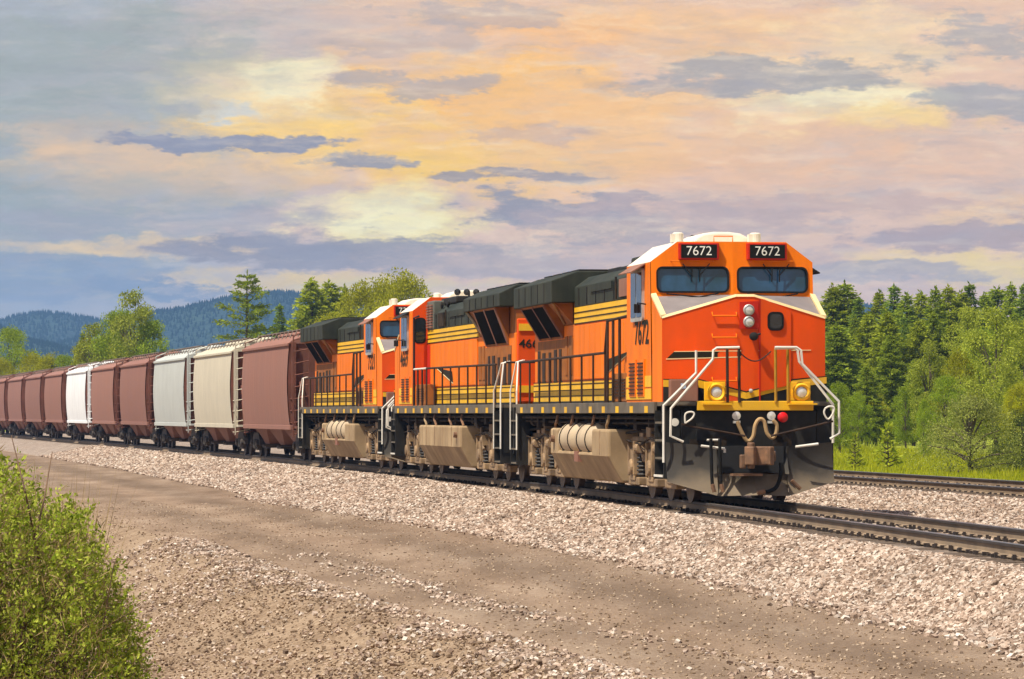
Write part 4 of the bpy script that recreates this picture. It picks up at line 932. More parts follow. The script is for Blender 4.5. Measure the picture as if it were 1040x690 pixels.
    for s in (-1, 1):
        b = MB(); b.box(X_(20.6), X_(21.58), s*1.21, s*1.24, .42, 1.62); b.box(X_(21.54), X_(21.58), s*1.24, s*1.50, .42, 1.6); b.box(X_(20.60), X_(20.64), s*1.24, s*1.5, .42, 1.6); b.build('step_well', BLACK, R)
        for k in range(4): MB().box(X_(20.65), X_(21.53), s*1.245, s*1.50, .44+.31*k, .475+.31*k).build('step_tread', GREYSILL, R)
        for (f, f2) in ((20.55, 21.1), (21.62, 21.4)):
            b = MB(); b.tube([(X_(f2), s*1.25, 2.72), (X_(f2), s*1.40, 2.68), (X_(f), s*1.50, 2.05), (X_(f), s*1.50, .75)], .019, 8); b.build('rear_handrail', WHITE, R, smooth=True)
        b = MB(); b.tube([(X_(21.45), s*1.35, 2.7), (X_(21.5), s*.35, 2.7), (X_(21.5), s*.35, 1.75)], .024, 8); b.build('end_handrail', HRAIL, R)
        # side handrail with stanchions
        b = MB(); b.tube([(X_(20.5), s*1.44, 2.66), (X_(8.0), s*1.44, 2.70)], .026, 8); b.build('side_handrail', HRAIL, R, smooth=True)
        if kind != 'mid':
            b = MB(); b.tube([(X_(8.0), s*1.44, 2.70), (X_(7.7), s*1.44, 3.30), (X_(5.2), s*1.44, 3.34)], .028, 8); b.build('raised_handrail', HRAIL, R, smooth=True)
            for f in (7.7, 7.0, 6.2): MB().tube([(X_(f), s*1.44, 1.75), (X_(f), s*1.44, 3.32)], .028, 8).build('stanchion', HRAIL, R)
        else:
            b = MB(); b.tube([(X_(8.0), s*1.44, 2.70), (X_(5.4), s*1.44, 2.70)], .026, 8); b.build('side_handrail', WHITE, R, smooth=True)
            MB().tube([(X_(5.4), s*1.44, 1.75), (X_(5.4), s*1.44, 4.05), (X_(5.4), s*1.30, 4.10)], .03, 8).build('grab_pole', BLACK, R)
            for f in (6.2, 7.1): MB().tube([(X_(f), s*1.44, 1.75), (X_(f), s*1.44, 2.70)], .024, 8).build('stanchion', HRAIL, R)
        for i in range(9):
            f = 8.0+i*1.55; MB().tube([(X_(f), s*1.44, 1.60), (X_(f), s*1.44, 2.68)], .021, 8).build('stanchion', HRAIL, R)
        # wedge marking on the hood side
        a = X_(9.2) ; w = MB(); ex = (1, 0, 0)
        yy = s*(hw+.024)
        w.add([(X_(10.4), yy, 2.30), (X_(10.2), yy, 2.60), (X_(7.0), yy, 2.74), (X_(10.4), s*(hw+.030), 2.30), (X_(10.2), s*(hw+.030), 2.60), (X_(7.0), s*(hw+.030), 2.74)], [(0, 1, 2), (3, 5, 4), (0, 3, 4, 1), (1, 4, 5, 2), (2, 5, 3, 0)]); w.build('black_wedge', LETTER, R)
        w = MB(); w.tube([(X_(10.4), s*(hw+.026), 2.30), (X_(7.0), s*(hw+.026), 2.74)], .014, 4); w.build('cream_line', CREAM, R)
    # MU hoses and small pipes between units are on the end plates
    return R
GAP = LLEN+.25
make_loco('locomotive', '7672', 'lead orange locomotive with white number 7672 boards above two windshields', False, S0, 'lead')
make_loco('locomotive', '4669', 'middle orange locomotive running backwards with tall pole behind its cab', True, S0+GAP, 'mid')
make_loco('locomotive', '7321', 'third orange locomotive, coupled in front of the first brown hopper car', False, S0+2*GAP, 'rear')

# ------------------------------------------------------------------ hopper cars
HL = 18.75
HTRUCK = mat('dark_freight_truck', (.040, .030, .025), .8, var=.3, scale=3, dust=(.12, .085, .06), dust_amt=.6, bump=.2)
HW_ = wheel_mesh(.46, mat('freight_wheel', (.060, .042, .032), .7, .1, var=.3, scale=4))
def hopper_paint(i, c, streak=.07):
    return mat('hopper_paint_%d' % i, c, .75, var=streak, scale=1.0, stretch=(3.2, 3.2, .12), dust=tuple(v*.78+.03 for v in c), dust_amt=.55, spec=.15, detail=6)
BROWN0 = hopper_paint(0, (.285, .135, .098))
BROWN_D = mat('brown_hopper_frame_and_end_shade', (.17, .062, .042), .8, var=.2, scale=2, dust=(.14, .075, .05), dust_amt=.5, spec=.15)
PAINTED = ('body_shell', 'roof', 'eave_rail')
FRAMED = ('hopper_chute', 'side_sill', 'end_post', 'ladder', 'roof_walkway', 'walkway_support', 'end_platform', 'centre_sill', 'roof_hatch')
def make_hopper():
    R = empty('covered_hopper')
    bl = 7.25
    sec = [(1.45, 1.16), (1.485, 1.45), (1.52, 1.85), (1.54, 2.30), (1.545, 2.65), (1.53, 3.05), (1.505, 3.45), (1.475, 3.78)]
    for s in (-1, 1):
        b = MB(); n = len(sec); vs = [(x, s*y, z) for x in (-bl, bl) for y, z in sec]; b.add(vs, [(i, i+1, n+i+1, n+i) for i in range(n-1)])
        o = b.build('body_shell', BROWN0, R, smooth=True)
        MB().box(-bl, bl, s*1.455, s*1.535, 3.78, 3.88).build('eave_rail', BROWN0, R, bevel=.02)
        MB().box(-bl-.3, bl+.3, s*1.36, s*1.47, 1.00, 1.158).build('side_sill', BROWN0, R, bevel=.015)
        for x in (-bl-.05, bl+.05): MB().box(x-.06, x+.06, s*1.25, s*1.40, 1.0, 3.9).build('end_post', BROWN_D, R)
        for x in (-bl-.42, bl+.42):
            l = MB(); l.tube([(x, s*1.38, .75), (x, s*1.38, 4.1)], .022, 5); l.tube([(x, s*.85, .95), (x, s*.85, 4.15)], .022, 5)
            for k in range(9): l.tube([(x, s*1.38, .85+.39*k), (x, s*.85, .95+.39*k)], .018, 4)
            l.tube([(x, s*1.38, 4.1), (x*.985, s*.8, 4.32)], .02, 4); l.build('ladder', BROWN_D, R)
            g = MB()
            for k in range(4): g.tube([(x, s*1.42, .85+.39*k), (x-.5*(1 if x > 0 else -1), s*1.42, .85+.39*k)], .018, 4)
            g.build('ladder', BROWN_D, R)
    rf = [(-1.50, 3.86), (-1.38, 3.96), (-.70, 4.24), (.70, 4.24), (1.38, 3.96), (1.50, 3.86)]
    b = MB(); b.prism(rf, -bl-.02, bl+.02, 'x'); b.build('roof', BROWN0, R, smooth=False)
    for x in (-1, 1):
        b = MB(); b.prism([(-1.43, 1.16), (-1.50, 1.85), (-1.52, 2.65), (-1.46, 3.86), (1.46, 3.86), (1.52, 2.65), (1.50, 1.85), (1.43, 1.16)], x*(bl-.06), x*(bl-.02), 'x'); b.build('end_wall', BROWN_D, R)  # dark brown on every car: shade between cars put into the colour
        MB().box(x*bl, x*(bl+1.15), -1.35, 1.35, 1.05, 1.12).build('end_platform', BROWN_D, R)
        b = MB(); b.box(x*8.2, x*8.9, -.14, .14, .72, .98); b.box(x*8.85, x*9.32, -.22, .22, .68, 1.0); b.build('coupler', RUSTC, R)
        for s in (-1, 1):
            d = MB(); d.tube([(x*(bl+1.0), s*1.1, 1.12), (x*bl, s*1.1, 2.6)], .05, 5); d.build('end_brace', BROWN_D, R)
    d = MB(); d.lathe([(.26, 0), (.30, .02), (.26, .05)], (bl+.55, .5, 2.4), 'x', 16); d.build('brake_wheel', BROWN_D, R)
    MB().box(-8.4, 8.4, -.22, .22, .80, 1.12).build('centre_sill', BROWN_D, R)
    for cx in (-4.75, 0, 4.75):
        for s in (-1, 1):
            b = MB(); p = [(cx-2.30, 1.16), (cx+2.30, 1.16), (cx+.55, .42), (cx-.55, .42)]
            y0, y1 = s*.26, s*1.20
            b.add([(q[0], y0, q[1]) for q in p]+[(q[0], y1 if k < 2 else s*.85, q[1]) for k, q in enumerate(p)], [(0, 1, 2, 3), (7, 6, 5, 4), (0, 4, 5, 1), (1, 5, 6, 2), (2, 6, 7, 3), (3, 7, 4, 0)]); b.build('hopper_chute', BROWN0, R)
        g = MB(); g.box(cx-.6, cx+.6, -1.0, 1.0, .32, .42); g.cyl((cx+.7, -1.1, .42), (cx+.7, 1.1, .42), .04, 6); g.build('outlet_gate', HTRUCK, R)
    for i, s in enumerate((-1, 1)):
        MB().box(-bl-.3, bl+.3, s*.66, s*.92, 4.34, 4.37).build('roof_walkway', DULLG, R)
        for k in range(13):
            x = -bl+k*(2*bl/12); b = MB(); b.tube([(x, s*1.05, 4.08), (x, s*.92, 4.345), (x, s*.66, 4.335)], .02, 4); b.build('walkway_support', DULLG, R)
    for k in range(5):
        x = -5.6+k*2.8; b = MB(); b.lathe([(.42, 0), (.42, .10), (.36, .16), (.1, .19)], (x, 0, 4.24), 'z', 14); b.build('roof_hatch', BROWN0, R)
    for cx in (-6.75, 6.75):
        t = empty('truck', (cx, 0, 0), 0, R)
        for ax in (-.88, .88):
            for s in (-1, 1): child('wheel', HW_, t, (ax, s*.75, .46), 0 if s < 0 else PI)
            MB().cyl((ax, -.8, .46), (ax, .8, .46), .09, 10).build('axle', HTRUCK, t)
        for s in (-1, 1):
            b = MB(); b.prism([(-1.2, .40), (-.65, .40), (-.45, .22), (.45, .22), (.65, .40), (1.2, .40), (1.2, .60), (.75, .86), (-.75, .86), (-1.2, .60)], s*.93, s*1.08, 'y'); b.build('side_frame', HTRUCK, t, bevel=.02)
            for ax in (-.88, .88): MB().lathe([(.14, 0), (.14, .10*s), (.09, .13*s)], (ax, s*1.06, .47), 'y', 12).build('bearing_cap', HTRUCK, t)
            c = MB()
            for d in (-.18, 0, .18): c.cyl((d, s*1.10, .30), (d, s*1.10, .62), .075, 10)
            c.build('spring_group', SPRINGM, t)
        MB().box(-.2, .2, -1.0, 1.0, .55, .80).build('bolster', HTRUCK, t)
    return R
BR = (.30, .112, .072)
cars = [  # colour, label
    (BR, 'brown covered hopper car coupled right behind the last orange locomotive'),
    ((.55, .49, .37), 'cream covered hopper car between the grey-white hopper and a brown one'),
    ((.47, .48, .44), 'grey-white covered hopper car next to the cream hopper'),
    ((.27, .128, .095), 'brown covered hopper car coupled on the far side of the grey-white hopper'),
    ((.31, .15, .11), 'brown covered hopper car on the near side of the bright white hopper'),
    ((.80, .80, .79), 'bright white covered hopper car among brown hopper cars'),
    ((.29, .14, .105), 'brown covered hopper car on the far side of the bright white hopper'),
    ((.265, .13, .10), 'fourth brown hopper car from the left edge of the photo'),
    ((.285, .14, .11), 'third brown hopper car from the left edge of the photo'),
    ((.275, .13, .10), 'second brown hopper car from the left edge of the photo'),
    ((.285, .14, .11), 'brown hopper car cut by the left edge of the photo')]
proto = make_hopper()
SH = S0+3*GAP-.1
for i, (c, lab) in enumerate(cars):
    o = proto if i == 0 else copy_tree(proto)
    loc, h = pose(SH+i*(HL+.05), HL, 6.75); o.location = loc; o.rotation_euler = (0, 0, h)
    tag(o, lab, 'hopper car', 'covered hopper cars of the train')
    if i:
        pm = hopper_paint(i, c, .07 if c[0] < .4 else .05)
        light = c[0] > .4
        for ch in o.children:
            n = ch.name.split('.')[0]
            if n in PAINTED or n in ('side_sill', 'hopper_chute', 'roof_hatch') or (light and n in ('end_post', 'ladder', 'end_platform')):
                if n == 'hopper_chute' and light: continue
                ch.material_slots[0].link = 'OBJECT'; ch.material_slots[0].material = pm

# ------------------------------------------------------------------ vegetation
def leaf_mat(name, lo, hi, trans=.3, nscale=.6, cmul=(.75, 1.2)):
    m = bpy.data.materials.new(name); m.use_nodes = True; nt = m.node_tree; N = nt.nodes; L = nt.links; N.clear()
    g = N.new('ShaderNodeNewGeometry'); r = N.new('ShaderNodeMix'); r.data_type = 'RGBA'; L.new(g.outputs['Random Per Island'], r.inputs[0]); r.inputs[6].default_value = tuple(lo)+(1,); r.inputs[7].default_value = tuple(hi)+(1,)
    tc = N.new('ShaderNodeTexCoord'); n = N.new('ShaderNodeTexNoise'); n.inputs['Scale'].default_value = nscale; n.inputs['Detail'].default_value = 3; L.new(tc.outputs['Object'], n.inputs['Vector'])
    mr = N.new('ShaderNodeMapRange'); L.new(n.outputs['Fac'], mr.inputs[0]); mr.inputs[1].default_value = .3; mr.inputs[2].default_value = .7; mr.inputs[3].default_value = cmul[0]; mr.inputs[4].default_value = cmul[1]
    oi = N.new('ShaderNodeObjectInfo'); m2 = N.new('ShaderNodeMapRange'); L.new(oi.outputs['Random'], m2.inputs[0]); m2.inputs[3].default_value = .85; m2.inputs[4].default_value = 1.15
    mm = N.new('ShaderNodeMath'); mm.operation = 'MULTIPLY'; L.new(mr.outputs[0], mm.inputs[0]); L.new(m2.outputs[0], mm.inputs[1])
    v = N.new('ShaderNodeVectorMath'); v.operation = 'SCALE'; L.new(r.outputs[2], v.inputs[0]); L.new(mm.outputs[0], v.inputs['Scale'])
    d = N.new('ShaderNodeBsdfDiffuse'); t = N.new('ShaderNodeBsdfTranslucent'); L.new(v.outputs[0], d.inputs[0]); L.new(v.outputs[0], t.inputs[0])
    mx = N.new('ShaderNodeMixShader'); mx.inputs[0].default_value = trans; L.new(d.outputs[0], mx.inputs[1]); L.new(t.outputs[0], mx.inputs[2])
    o = N.new('ShaderNodeOutputMaterial'); L.new(mx.outputs[0], o.inputs[0]); return m
NEEDLE = leaf_mat('dark_conifer_needles', (.15, .21, .016), (.42, .48, .05), .45)
NEEDLE2 = leaf_mat('fresh_conifer_needles', (.20, .255, .014), (.48, .51, .05), .45)
NEEDLE3 = leaf_mat('blue_green_needles', (.13, .20, .030), (.34, .43, .07), .42)
LEAF_Y = leaf_mat('yellow_green_leaves', (.25, .27, .010), (.50, .47, .03), .4)
LEAF_G = leaf_mat('mid_green_leaves', (.18, .27, .014), (.42, .50, .05), .45)
LEAF_P = leaf_mat('pale_grey_green_leaves', (.22, .265, .022), (.50, .53, .08), .42)
LEAF_K = leaf_mat('tan_pink_twigs', (.20, .17, .07), (.34, .27, .14), .3)
BUSHL = leaf_mat('shrub_leaves', (.17, .25, .014), (.52, .56, .09), .42, nscale=2.2, cmul=(.6, 1.25))
BARK = mat('grey_brown_bark', (.11, .08, .055), .9, var=.3, scale=4, stretch=(3, 3, .5), bump=.4)
TWIG = mat('brown_twigs', (.16, .095, .055), .9, var=.3)
DRY = leaf_mat('dry_grass', (.30, .21, .09), (.50, .37, .18), .3)
def sprays(C, D, ln, wd, n3=True):
    """quads (kite shaped) at centres C pointing along D"""
    n = len(C); D = D/np.linalg.norm(D, axis=1)[:, None]
    r = rng.normal(size=(n, 3)); S = np.cross(D, r); S /= np.linalg.norm(S, axis=1)[:, None]+1e-9
    ln = np.broadcast_to(ln, n)[:, None]; wd = np.broadcast_to(wd, n)[:, None]
    V = np.stack([C, C+D*ln*.45+S*wd*.5, C+D*ln, C+D*ln*.45-S*wd*.5], 1).reshape(-1, 3)
    return V, np.arange(n*4).reshape(n, 4)
def tree_parts(root, crownV, crownF, m, trunk):
    c = np_mesh('crown', crownV, crownF, m, root); t = trunk.build('trunk', BARK, root, smooth=True); return root
def conifer(h, r, m, dens=1., open_=0., base=.06, pw=.85, droop=.25):
    R = empty('conifer_tree'); C = []; D = []; Ls = []
    tr = MB(); tr.tube([(0, 0, -.3), (.05, 0, h*.4), (0, .03, h*.75), (0, 0, h)], .018*h, 7, .01)
    z = base*h
    while z < h*.985:
        k = z/h; env = r*((1-k)**pw)*(1-.25*max(0, .15-k)/.15)
        nb = int(rng.integers(3, 6) if open_ == 0 else rng.integers(5, 8)*.75)
        a0 = rng.uniform(0, 6.28)
        for b in range(nb):
            if rng.uniform() < open_*.35: continue
            a = a0+6.28*b/nb+rng.normal(0, .25); L_ = max(.12, env*rng.uniform(.62, 1.15)); dirv = np.array([math.cos(a), math.sin(a), rng.uniform(-.1, .25)+.5*k])
            n = max(5, int(dens*(14+40*L_)))
            t = rng.uniform(.15, 1, n)**.75
            P = dirv[None]*L_*t[:, None]; P[:, 2] -= droop*L_*t**1.8; P[:, 2] += z+rng.normal(0, .016*h)*(1-k)
            sp_ = .16*L_*(1-t*.55)+.05
            P += rng.normal(0, 1, (n, 3))*sp_[:, None]*np.array([1, 1, .35])
            C.append(P); d = dirv[None]*np.array([1, 1, .35])+rng.normal(0, .5, (n, 3)); d[:, 2] -= .1; D.append(d); Ls.append(rng.uniform(.15, .34, n)*(.6+.4*min(1, L_)))
            if open_: tr.tube([(0, 0, z), tuple(dirv*L_*.5+np.array([0, 0, z-droop*L_*.25])), tuple(dirv*L_*.95+np.array([0, 0, z-droop*L_*.85]))], .03, 4, .008)
        z += (rng.uniform(.10, .20) if open_ == 0 else rng.uniform(.22, .36)*(1+open_*.9))*(h/10)**.5
    n = 10; C.append(np.stack([rng.normal(0, .04, n), rng.normal(0, .04, n), np.linspace(h*.94, h, n)], 1)); D.append(np.stack([rng.normal(0, .3, n), rng.normal(0, .3, n), np.ones(n)], 1)); Ls.append(np.full(n, .3))
    C = np.concatenate(C); D = np.concatenate(D); Ls = np.concatenate(Ls); V, F = sprays(C, D, Ls, Ls*.42)
    return tree_parts(R, V, F, m, tr)
def broadleaf(h, r, m, name='broadleaf_tree', clumps=75, per=230, leaf=.125, base=.12, shape=1., m2=None):
    R = empty(name); tr = MB(); C = []; D = []
    tr.tube([(0, 0, -.3), (.08, .05, h*.35), (.05, 0, h*.8)], .02*h+.03, 7, .03)
    for i in range(clumps):
        k = rng.uniform(base, 1)
        env = r*math.sin(PI*min(1, max(.05, (k-base*.4)/(1-base*.4)))**(.75*shape))**.6+.1*r
        a = rng.uniform(0, 6.28); rad = env*math.sqrt(rng.uniform(.1, 1))*rng.uniform(.8, 1.08)
        c = np.array([rad*math.cos(a), rad*math.sin(a), k*h]); cr = rng.uniform(.10, .22)*r+.25
        d = rng.normal(size=(per, 3)); d /= np.linalg.norm(d, axis=1)[:, None]
        P = c+d*cr*rng.uniform(.35, 1.05, (per, 1))*np.array([1, 1, .75]); C.append(P); D.append(d+rng.normal(0, .8, (per, 3))+np.array([0, 0, -.2]))
        if i % 3 == 0: tr.tube([(0, 0, max(.1, k*h*.55)), tuple(c*.55+np.array([0, 0, k*h*.35])), tuple(c)], .05, 4, .012)
    C = np.concatenate(C); D = np.concatenate(D); l = rng.uniform(.6, 1.2, len(C))*leaf; V, F = sprays(C, D, l, l*.7)
    return tree_parts(R, V, F, m, tr)
def place(o, px, Y, ptop, first, h, zsink=.0, sx=1.):
    """stand the tree where photo column px meets distance Y; scale so that its top reaches photo row ptop"""
    t = o if first else copy_tree(o)
    X = (px-520)/FPX*Y; z = float(zground(X, Y)); top = CAMZ+(HOR-ptop)/FPX*Y; k = (top-z)/h
    t.location = (X, Y, z-zsink); t.scale = (k*sx, k*sx, k); t.rotation_euler = (0, 0, random.uniform(0, 6.28)); return t
random.seed(11)
KINDS = [(conifer(10, 2.1, NEEDLE, 1.25), 10, 'dark green'), (conifer(10, 2.3, NEEDLE2, 1.25, pw=.75), 10, 'fresh green'), (conifer(10, 1.9, NEEDLE3, 1.2, pw=.95), 10, 'blue-green'), (conifer(10, 2.6, NEEDLE2, 1.25, pw=.7, droop=.15), 10, 'light green'), (conifer(10, 2.5, NEEDLE, 1.3, pw=.65, droop=.35), 10, 'deep green')]
used = [False]*5
def put(kind, px, Y, top, **kw):
    o, h, c = KINDS[kind]; t = place(o, px, Y, top, not used[kind], h, **kw); used[kind] = True; return t, c
rows = {'back': [(846, 290, 1), (858, 288, 4), (872, 303, 2), (893, 296, 1), (908, 291, 2), (921, 299, 0), (936, 297, 1), (950, 293, 0), (963, 292, 3), (977, 296, 1), (985, 289, 2), (1000, 299, 0), (1013, 293, 4), (1027, 289, 0), (1040, 290, 2), (1052, 286, 1)],
        'middle': [(836, 318, 0), (850, 330, 4), (868, 322, 0), (882, 318, 1), (901, 316, 1), (918, 322, 2), (933, 326, 3), (948, 318, 0), (968, 330, 3), (990, 322, 1), (1010, 326, 3), (1030, 318, 0)],
        'front': [(880, 372, 4), (905, 340, 4), (928, 366, 0)]}
YR = {'back': (300, 335), 'middle': (262, 290), 'front': (235, 250)}
WORD = ['first', 'second', 'third', 'fourth', 'fifth', 'sixth', 'seventh', 'eighth', 'ninth', 'tenth', 'eleventh', 'twelfth', 'thirteenth', 'fourteenth', 'fifteenth', 'sixteenth']
for rname, lst in rows.items():
    for i, (px, top, k) in enumerate(lst):
        t, c = put(k, px, random.uniform(*YR[rname]), top, sx=random.uniform(1.15, 1.6))
        tag(t, '%s conifer, %s from the locomotive in the %s row of the right-hand forest' % (c, WORD[i], rname), 'tree', 'conifers of the forest on the right')
BL = [(broadleaf(7, 2.4, LEAF_Y), 7), (broadleaf(7, 2.6, LEAF_G), 7), (broadleaf(7, 1.9, LEAF_P, shape=1.2), 7)]
ub = [False]*3
def putb(k, px, Y, top, **kw):
    t = place(BL[k][0], px, Y, top, not ub[k], BL[k][1], **kw); ub[k] = True; return t
for (k, px, Y, top, sx, lab) in [
    (1, 853, 205, 392, .8, 'bright green leafy sapling beside the lead locomotive handrail'),
    (2, 1012, 215, 318, .9, 'pale aspen-like tree with glittering leaves near the right edge, behind the grey shrub'),
    (2, 1043, 200, 330, .9, 'pale glittering tree cut by the right edge of the photo'),
    (1, 960, 212, 385, .9, 'leafy green tree between the dark conifers and the grey shrub'),
    (0, 1034, 190, 392, .8, 'low yellow-green tree at the right edge beside the grey shrub'),
    (1, 872, 236, 402, .8, 'sunlit leafy bush at the forest foot, left of the two young pines'),
    (0, 890, 240, 402, .9, 'low yellow-green bush under the dark conifers near the locomotive'),
    (1, 920, 228, 396, .8, 'sunlit leafy bush at the forest foot behind the larger young pine'),
    (2, 945, 225, 352, .8, 'pale leafy tree standing in front of the middle conifers'),
    (0, 975, 222, 358, .7, 'yellow-green tree behind the leafy green tree and the grey shrub'),
    (1, 1000, 228, 340, .8, 'fresh green leafy tree left of the pale aspen-like tree'),
    (2, 985, 240, 318, .7, 'tall pale tree behind the grey shrub, left of the aspen-like tree'),
    (1, 938, 190, 408, .42, 'narrow leafy sapling on a thin stem in the meadow')]:
    tag(putb(k, px, Y, top, sx=sx), lab, 'tree')
# meadow shrub and young pines
sh = broadleaf(2.6, 1.75, leaf_mat('grey_green_shrub_leaves', (.13, .16, .025), (.44, .45, .12), .4), 'round_shrub', clumps=80, per=220, leaf=.065, base=.0)
place(sh, 985, 160, 408, True, 2.6); tag(sh, 'grey-green rounded shrub standing beyond the second track', 'shrub')
sh2 = broadleaf(2.6, 1.5, MATS_DS := leaf_mat('dark_shrub_leaves', (.035, .055, .012), (.09, .12, .03), .25), 'round_shrub', clumps=60, per=200, leaf=.065, base=.0)
place(sh2, 1038, 166, 425, True, 2.6); tag(sh2, 'dark green shrub at the right edge of the photo beside the grey-green shrub', 'shrub')
pine = conifer(1.6, .50, NEEDLE2, .45, open_=.5, base=.12, pw=.8, droop=-.25)
V = [v for v in pine.children if v.name.startswith('crown')][0]
place(pine, 901, 165, 435, True, 1.6); tag(pine, 'larger young pine standing in the bright meadow grass', 'young pine', 'young pines in the meadow')
p2 = place(pine, 868, 167, 444, False, 1.6); tag(p2, 'smaller young pine in the meadow nearest to the locomotive', 'young pine', 'young pines in the meadow')
# trees beyond the train on the left
BIG = conifer(13, 4.3, NEEDLE, 1.5, open_=.5, base=.10, pw=.55, droop=.14)
place(BIG, 251, 335, 277, True, 13); tag(BIG, 'tall open-branched conifer rising behind the cream hopper car', 'tree')
for (fn, k, px, Y, top, sx, lab) in [
    ('c', 2, 284, 350, 310, 1.2, 'short conifer just right of the tall open-branched conifer'),
    ('c', 1, 316, 360, 284, 1.5, 'green conifer left of the yellow-green trees, taller of the pair'),
    ('c', 3, 334, 362, 287, 1.5, 'green conifer touching the yellow-green trees'),
    ('c', 0, 350, 372, 291, 1.0, 'dark conifer tip showing just left of the yellow-green trees'),
    ('c', 0, 116, 385, 318, 1.1, 'dark conifer behind the pale leafy tree on the left'),
    ('c', 0, 84, 390, 338, 1.0, 'small dark conifer at the left end of the pale leafy trees')]:
    t, c = put(k, px, Y, top, sx=sx); tag(t, lab, 'tree')
for (k, px, Y, top, sx, lab) in [
    (0, 368, 352, 291, .8, 'yellow-green tree nearest the dark conifer tip, behind the third locomotive'),
    (0, 392, 350, 287, .75, 'yellow-green tree in the middle of the group above the third locomotive'),
    (0, 412, 345, 281, .75, 'tallest yellow-green tree, directly above the locomotive cabs'),
    (0, 335, 340, 322, .8, 'low yellow-green bush under the green conifers'),
    (0, 322, 345, 330, .7, 'small yellow-green bush right of the short conifer'),
    (2, 136, 345, 301, .72, 'tall pale leafy tree behind the brown hopper cars'),
    (1, 122, 350, 320, .8, 'green leafy tree on the left flank of the tall pale tree'),
    (2, 98, 352, 333, .9, 'low pale tree left of the tall pale leafy tree'),
    (1, 152, 345, 330, .7, 'green leafy tree on the right flank of the tall pale tree'),
    (0, 90, 355, 345, .7, 'low bright bush in front of the small dark conifer'),
    (1, 12, 395, 337, .8, 'round green tree near the left edge above the hopper cars'),
    (0, 33, 390, 361, .9, 'low yellow-green bush right of the round green tree'),
    (0, 50, 388, 362, .9, 'low yellow-green bush behind the left hopper cars'),
    (0, 2, 385, 366, .8, 'low yellow-green bush at the very left edge'),
    (1, 66, 386, 364, .8, 'low green bush between the yellow-green bush and the pale trees')]:
    tag(putb(k, px, Y, top, sx=sx), lab, 'tree')

# ------------------------------------------------------------------ meadow grass
n = 110000
gy = 128+(255-128)*rng.uniform(0, 1, n)**1.3; gu = 12.2+rng.uniform(0, 1, n)*26; gx = Xc(gy)+gu
pxs = 520+FPX*gx/gy; k = (pxs > 815) & (pxs < 1075); gx, gy = gx[k], gy[k]; n = len(gx)
V, F = sprays(np.stack([gx, gy, zground(gx, gy)-.04], 1), np.stack([rng.normal(0, .25, n), rng.normal(0, .25, n), np.ones(n)], 1), rng.uniform(.14, .42, n), rng.uniform(.018, .045, n))
GRASS = leaf_mat('bright_meadow_grass', (.27, .31, .010), (.54, .52, .035), .45, nscale=.25)
o = np_mesh('meadow_grass', V, F, GRASS); o['kind'] = 'stuff'; tag(o, 'bright yellow-green meadow grass beyond the tracks', 'grass')
k = rng.uniform(0, 1, n) < .12; k &= gy > 215
V, F = sprays(np.stack([gx[k], gy[k], zground(gx[k], gy[k])], 1), np.stack([rng.normal(0, .2, k.sum()), rng.normal(0, .2, k.sum()), np.ones(k.sum())], 1), rng.uniform(.4, .8, k.sum()), .05)
o = np_mesh('tall_grass', V, F, LEAF_P); o['kind'] = 'stuff'; tag(o, 'pale tall grass at the foot of the forest', 'grass')
wd = empty('weed_plant', (0, 0, 0)); Y = 112; X = (1012-520)/FPX*Y; wd.location = (X, Y, float(zground(X, Y)))
n = 260; c = rng.normal(0, 1, (n, 3))*np.array([.35, .5, .10])+np.array([0, 0, .28]); V, F = sprays(c, rng.normal(0, 1, (n, 3)), .11, .05); np_mesh('leaves', V, F, LEAF_Y, wd)
b = MB()
for i in range(12): b.tube([(0, 0, 0), (random.gauss(0, .3), random.gauss(0, .4), .35)], .008, 4)
b.build('stems', TWIG, wd); tag(wd, 'sprawling yellow-green weed growing in the second track ballast', 'weed')

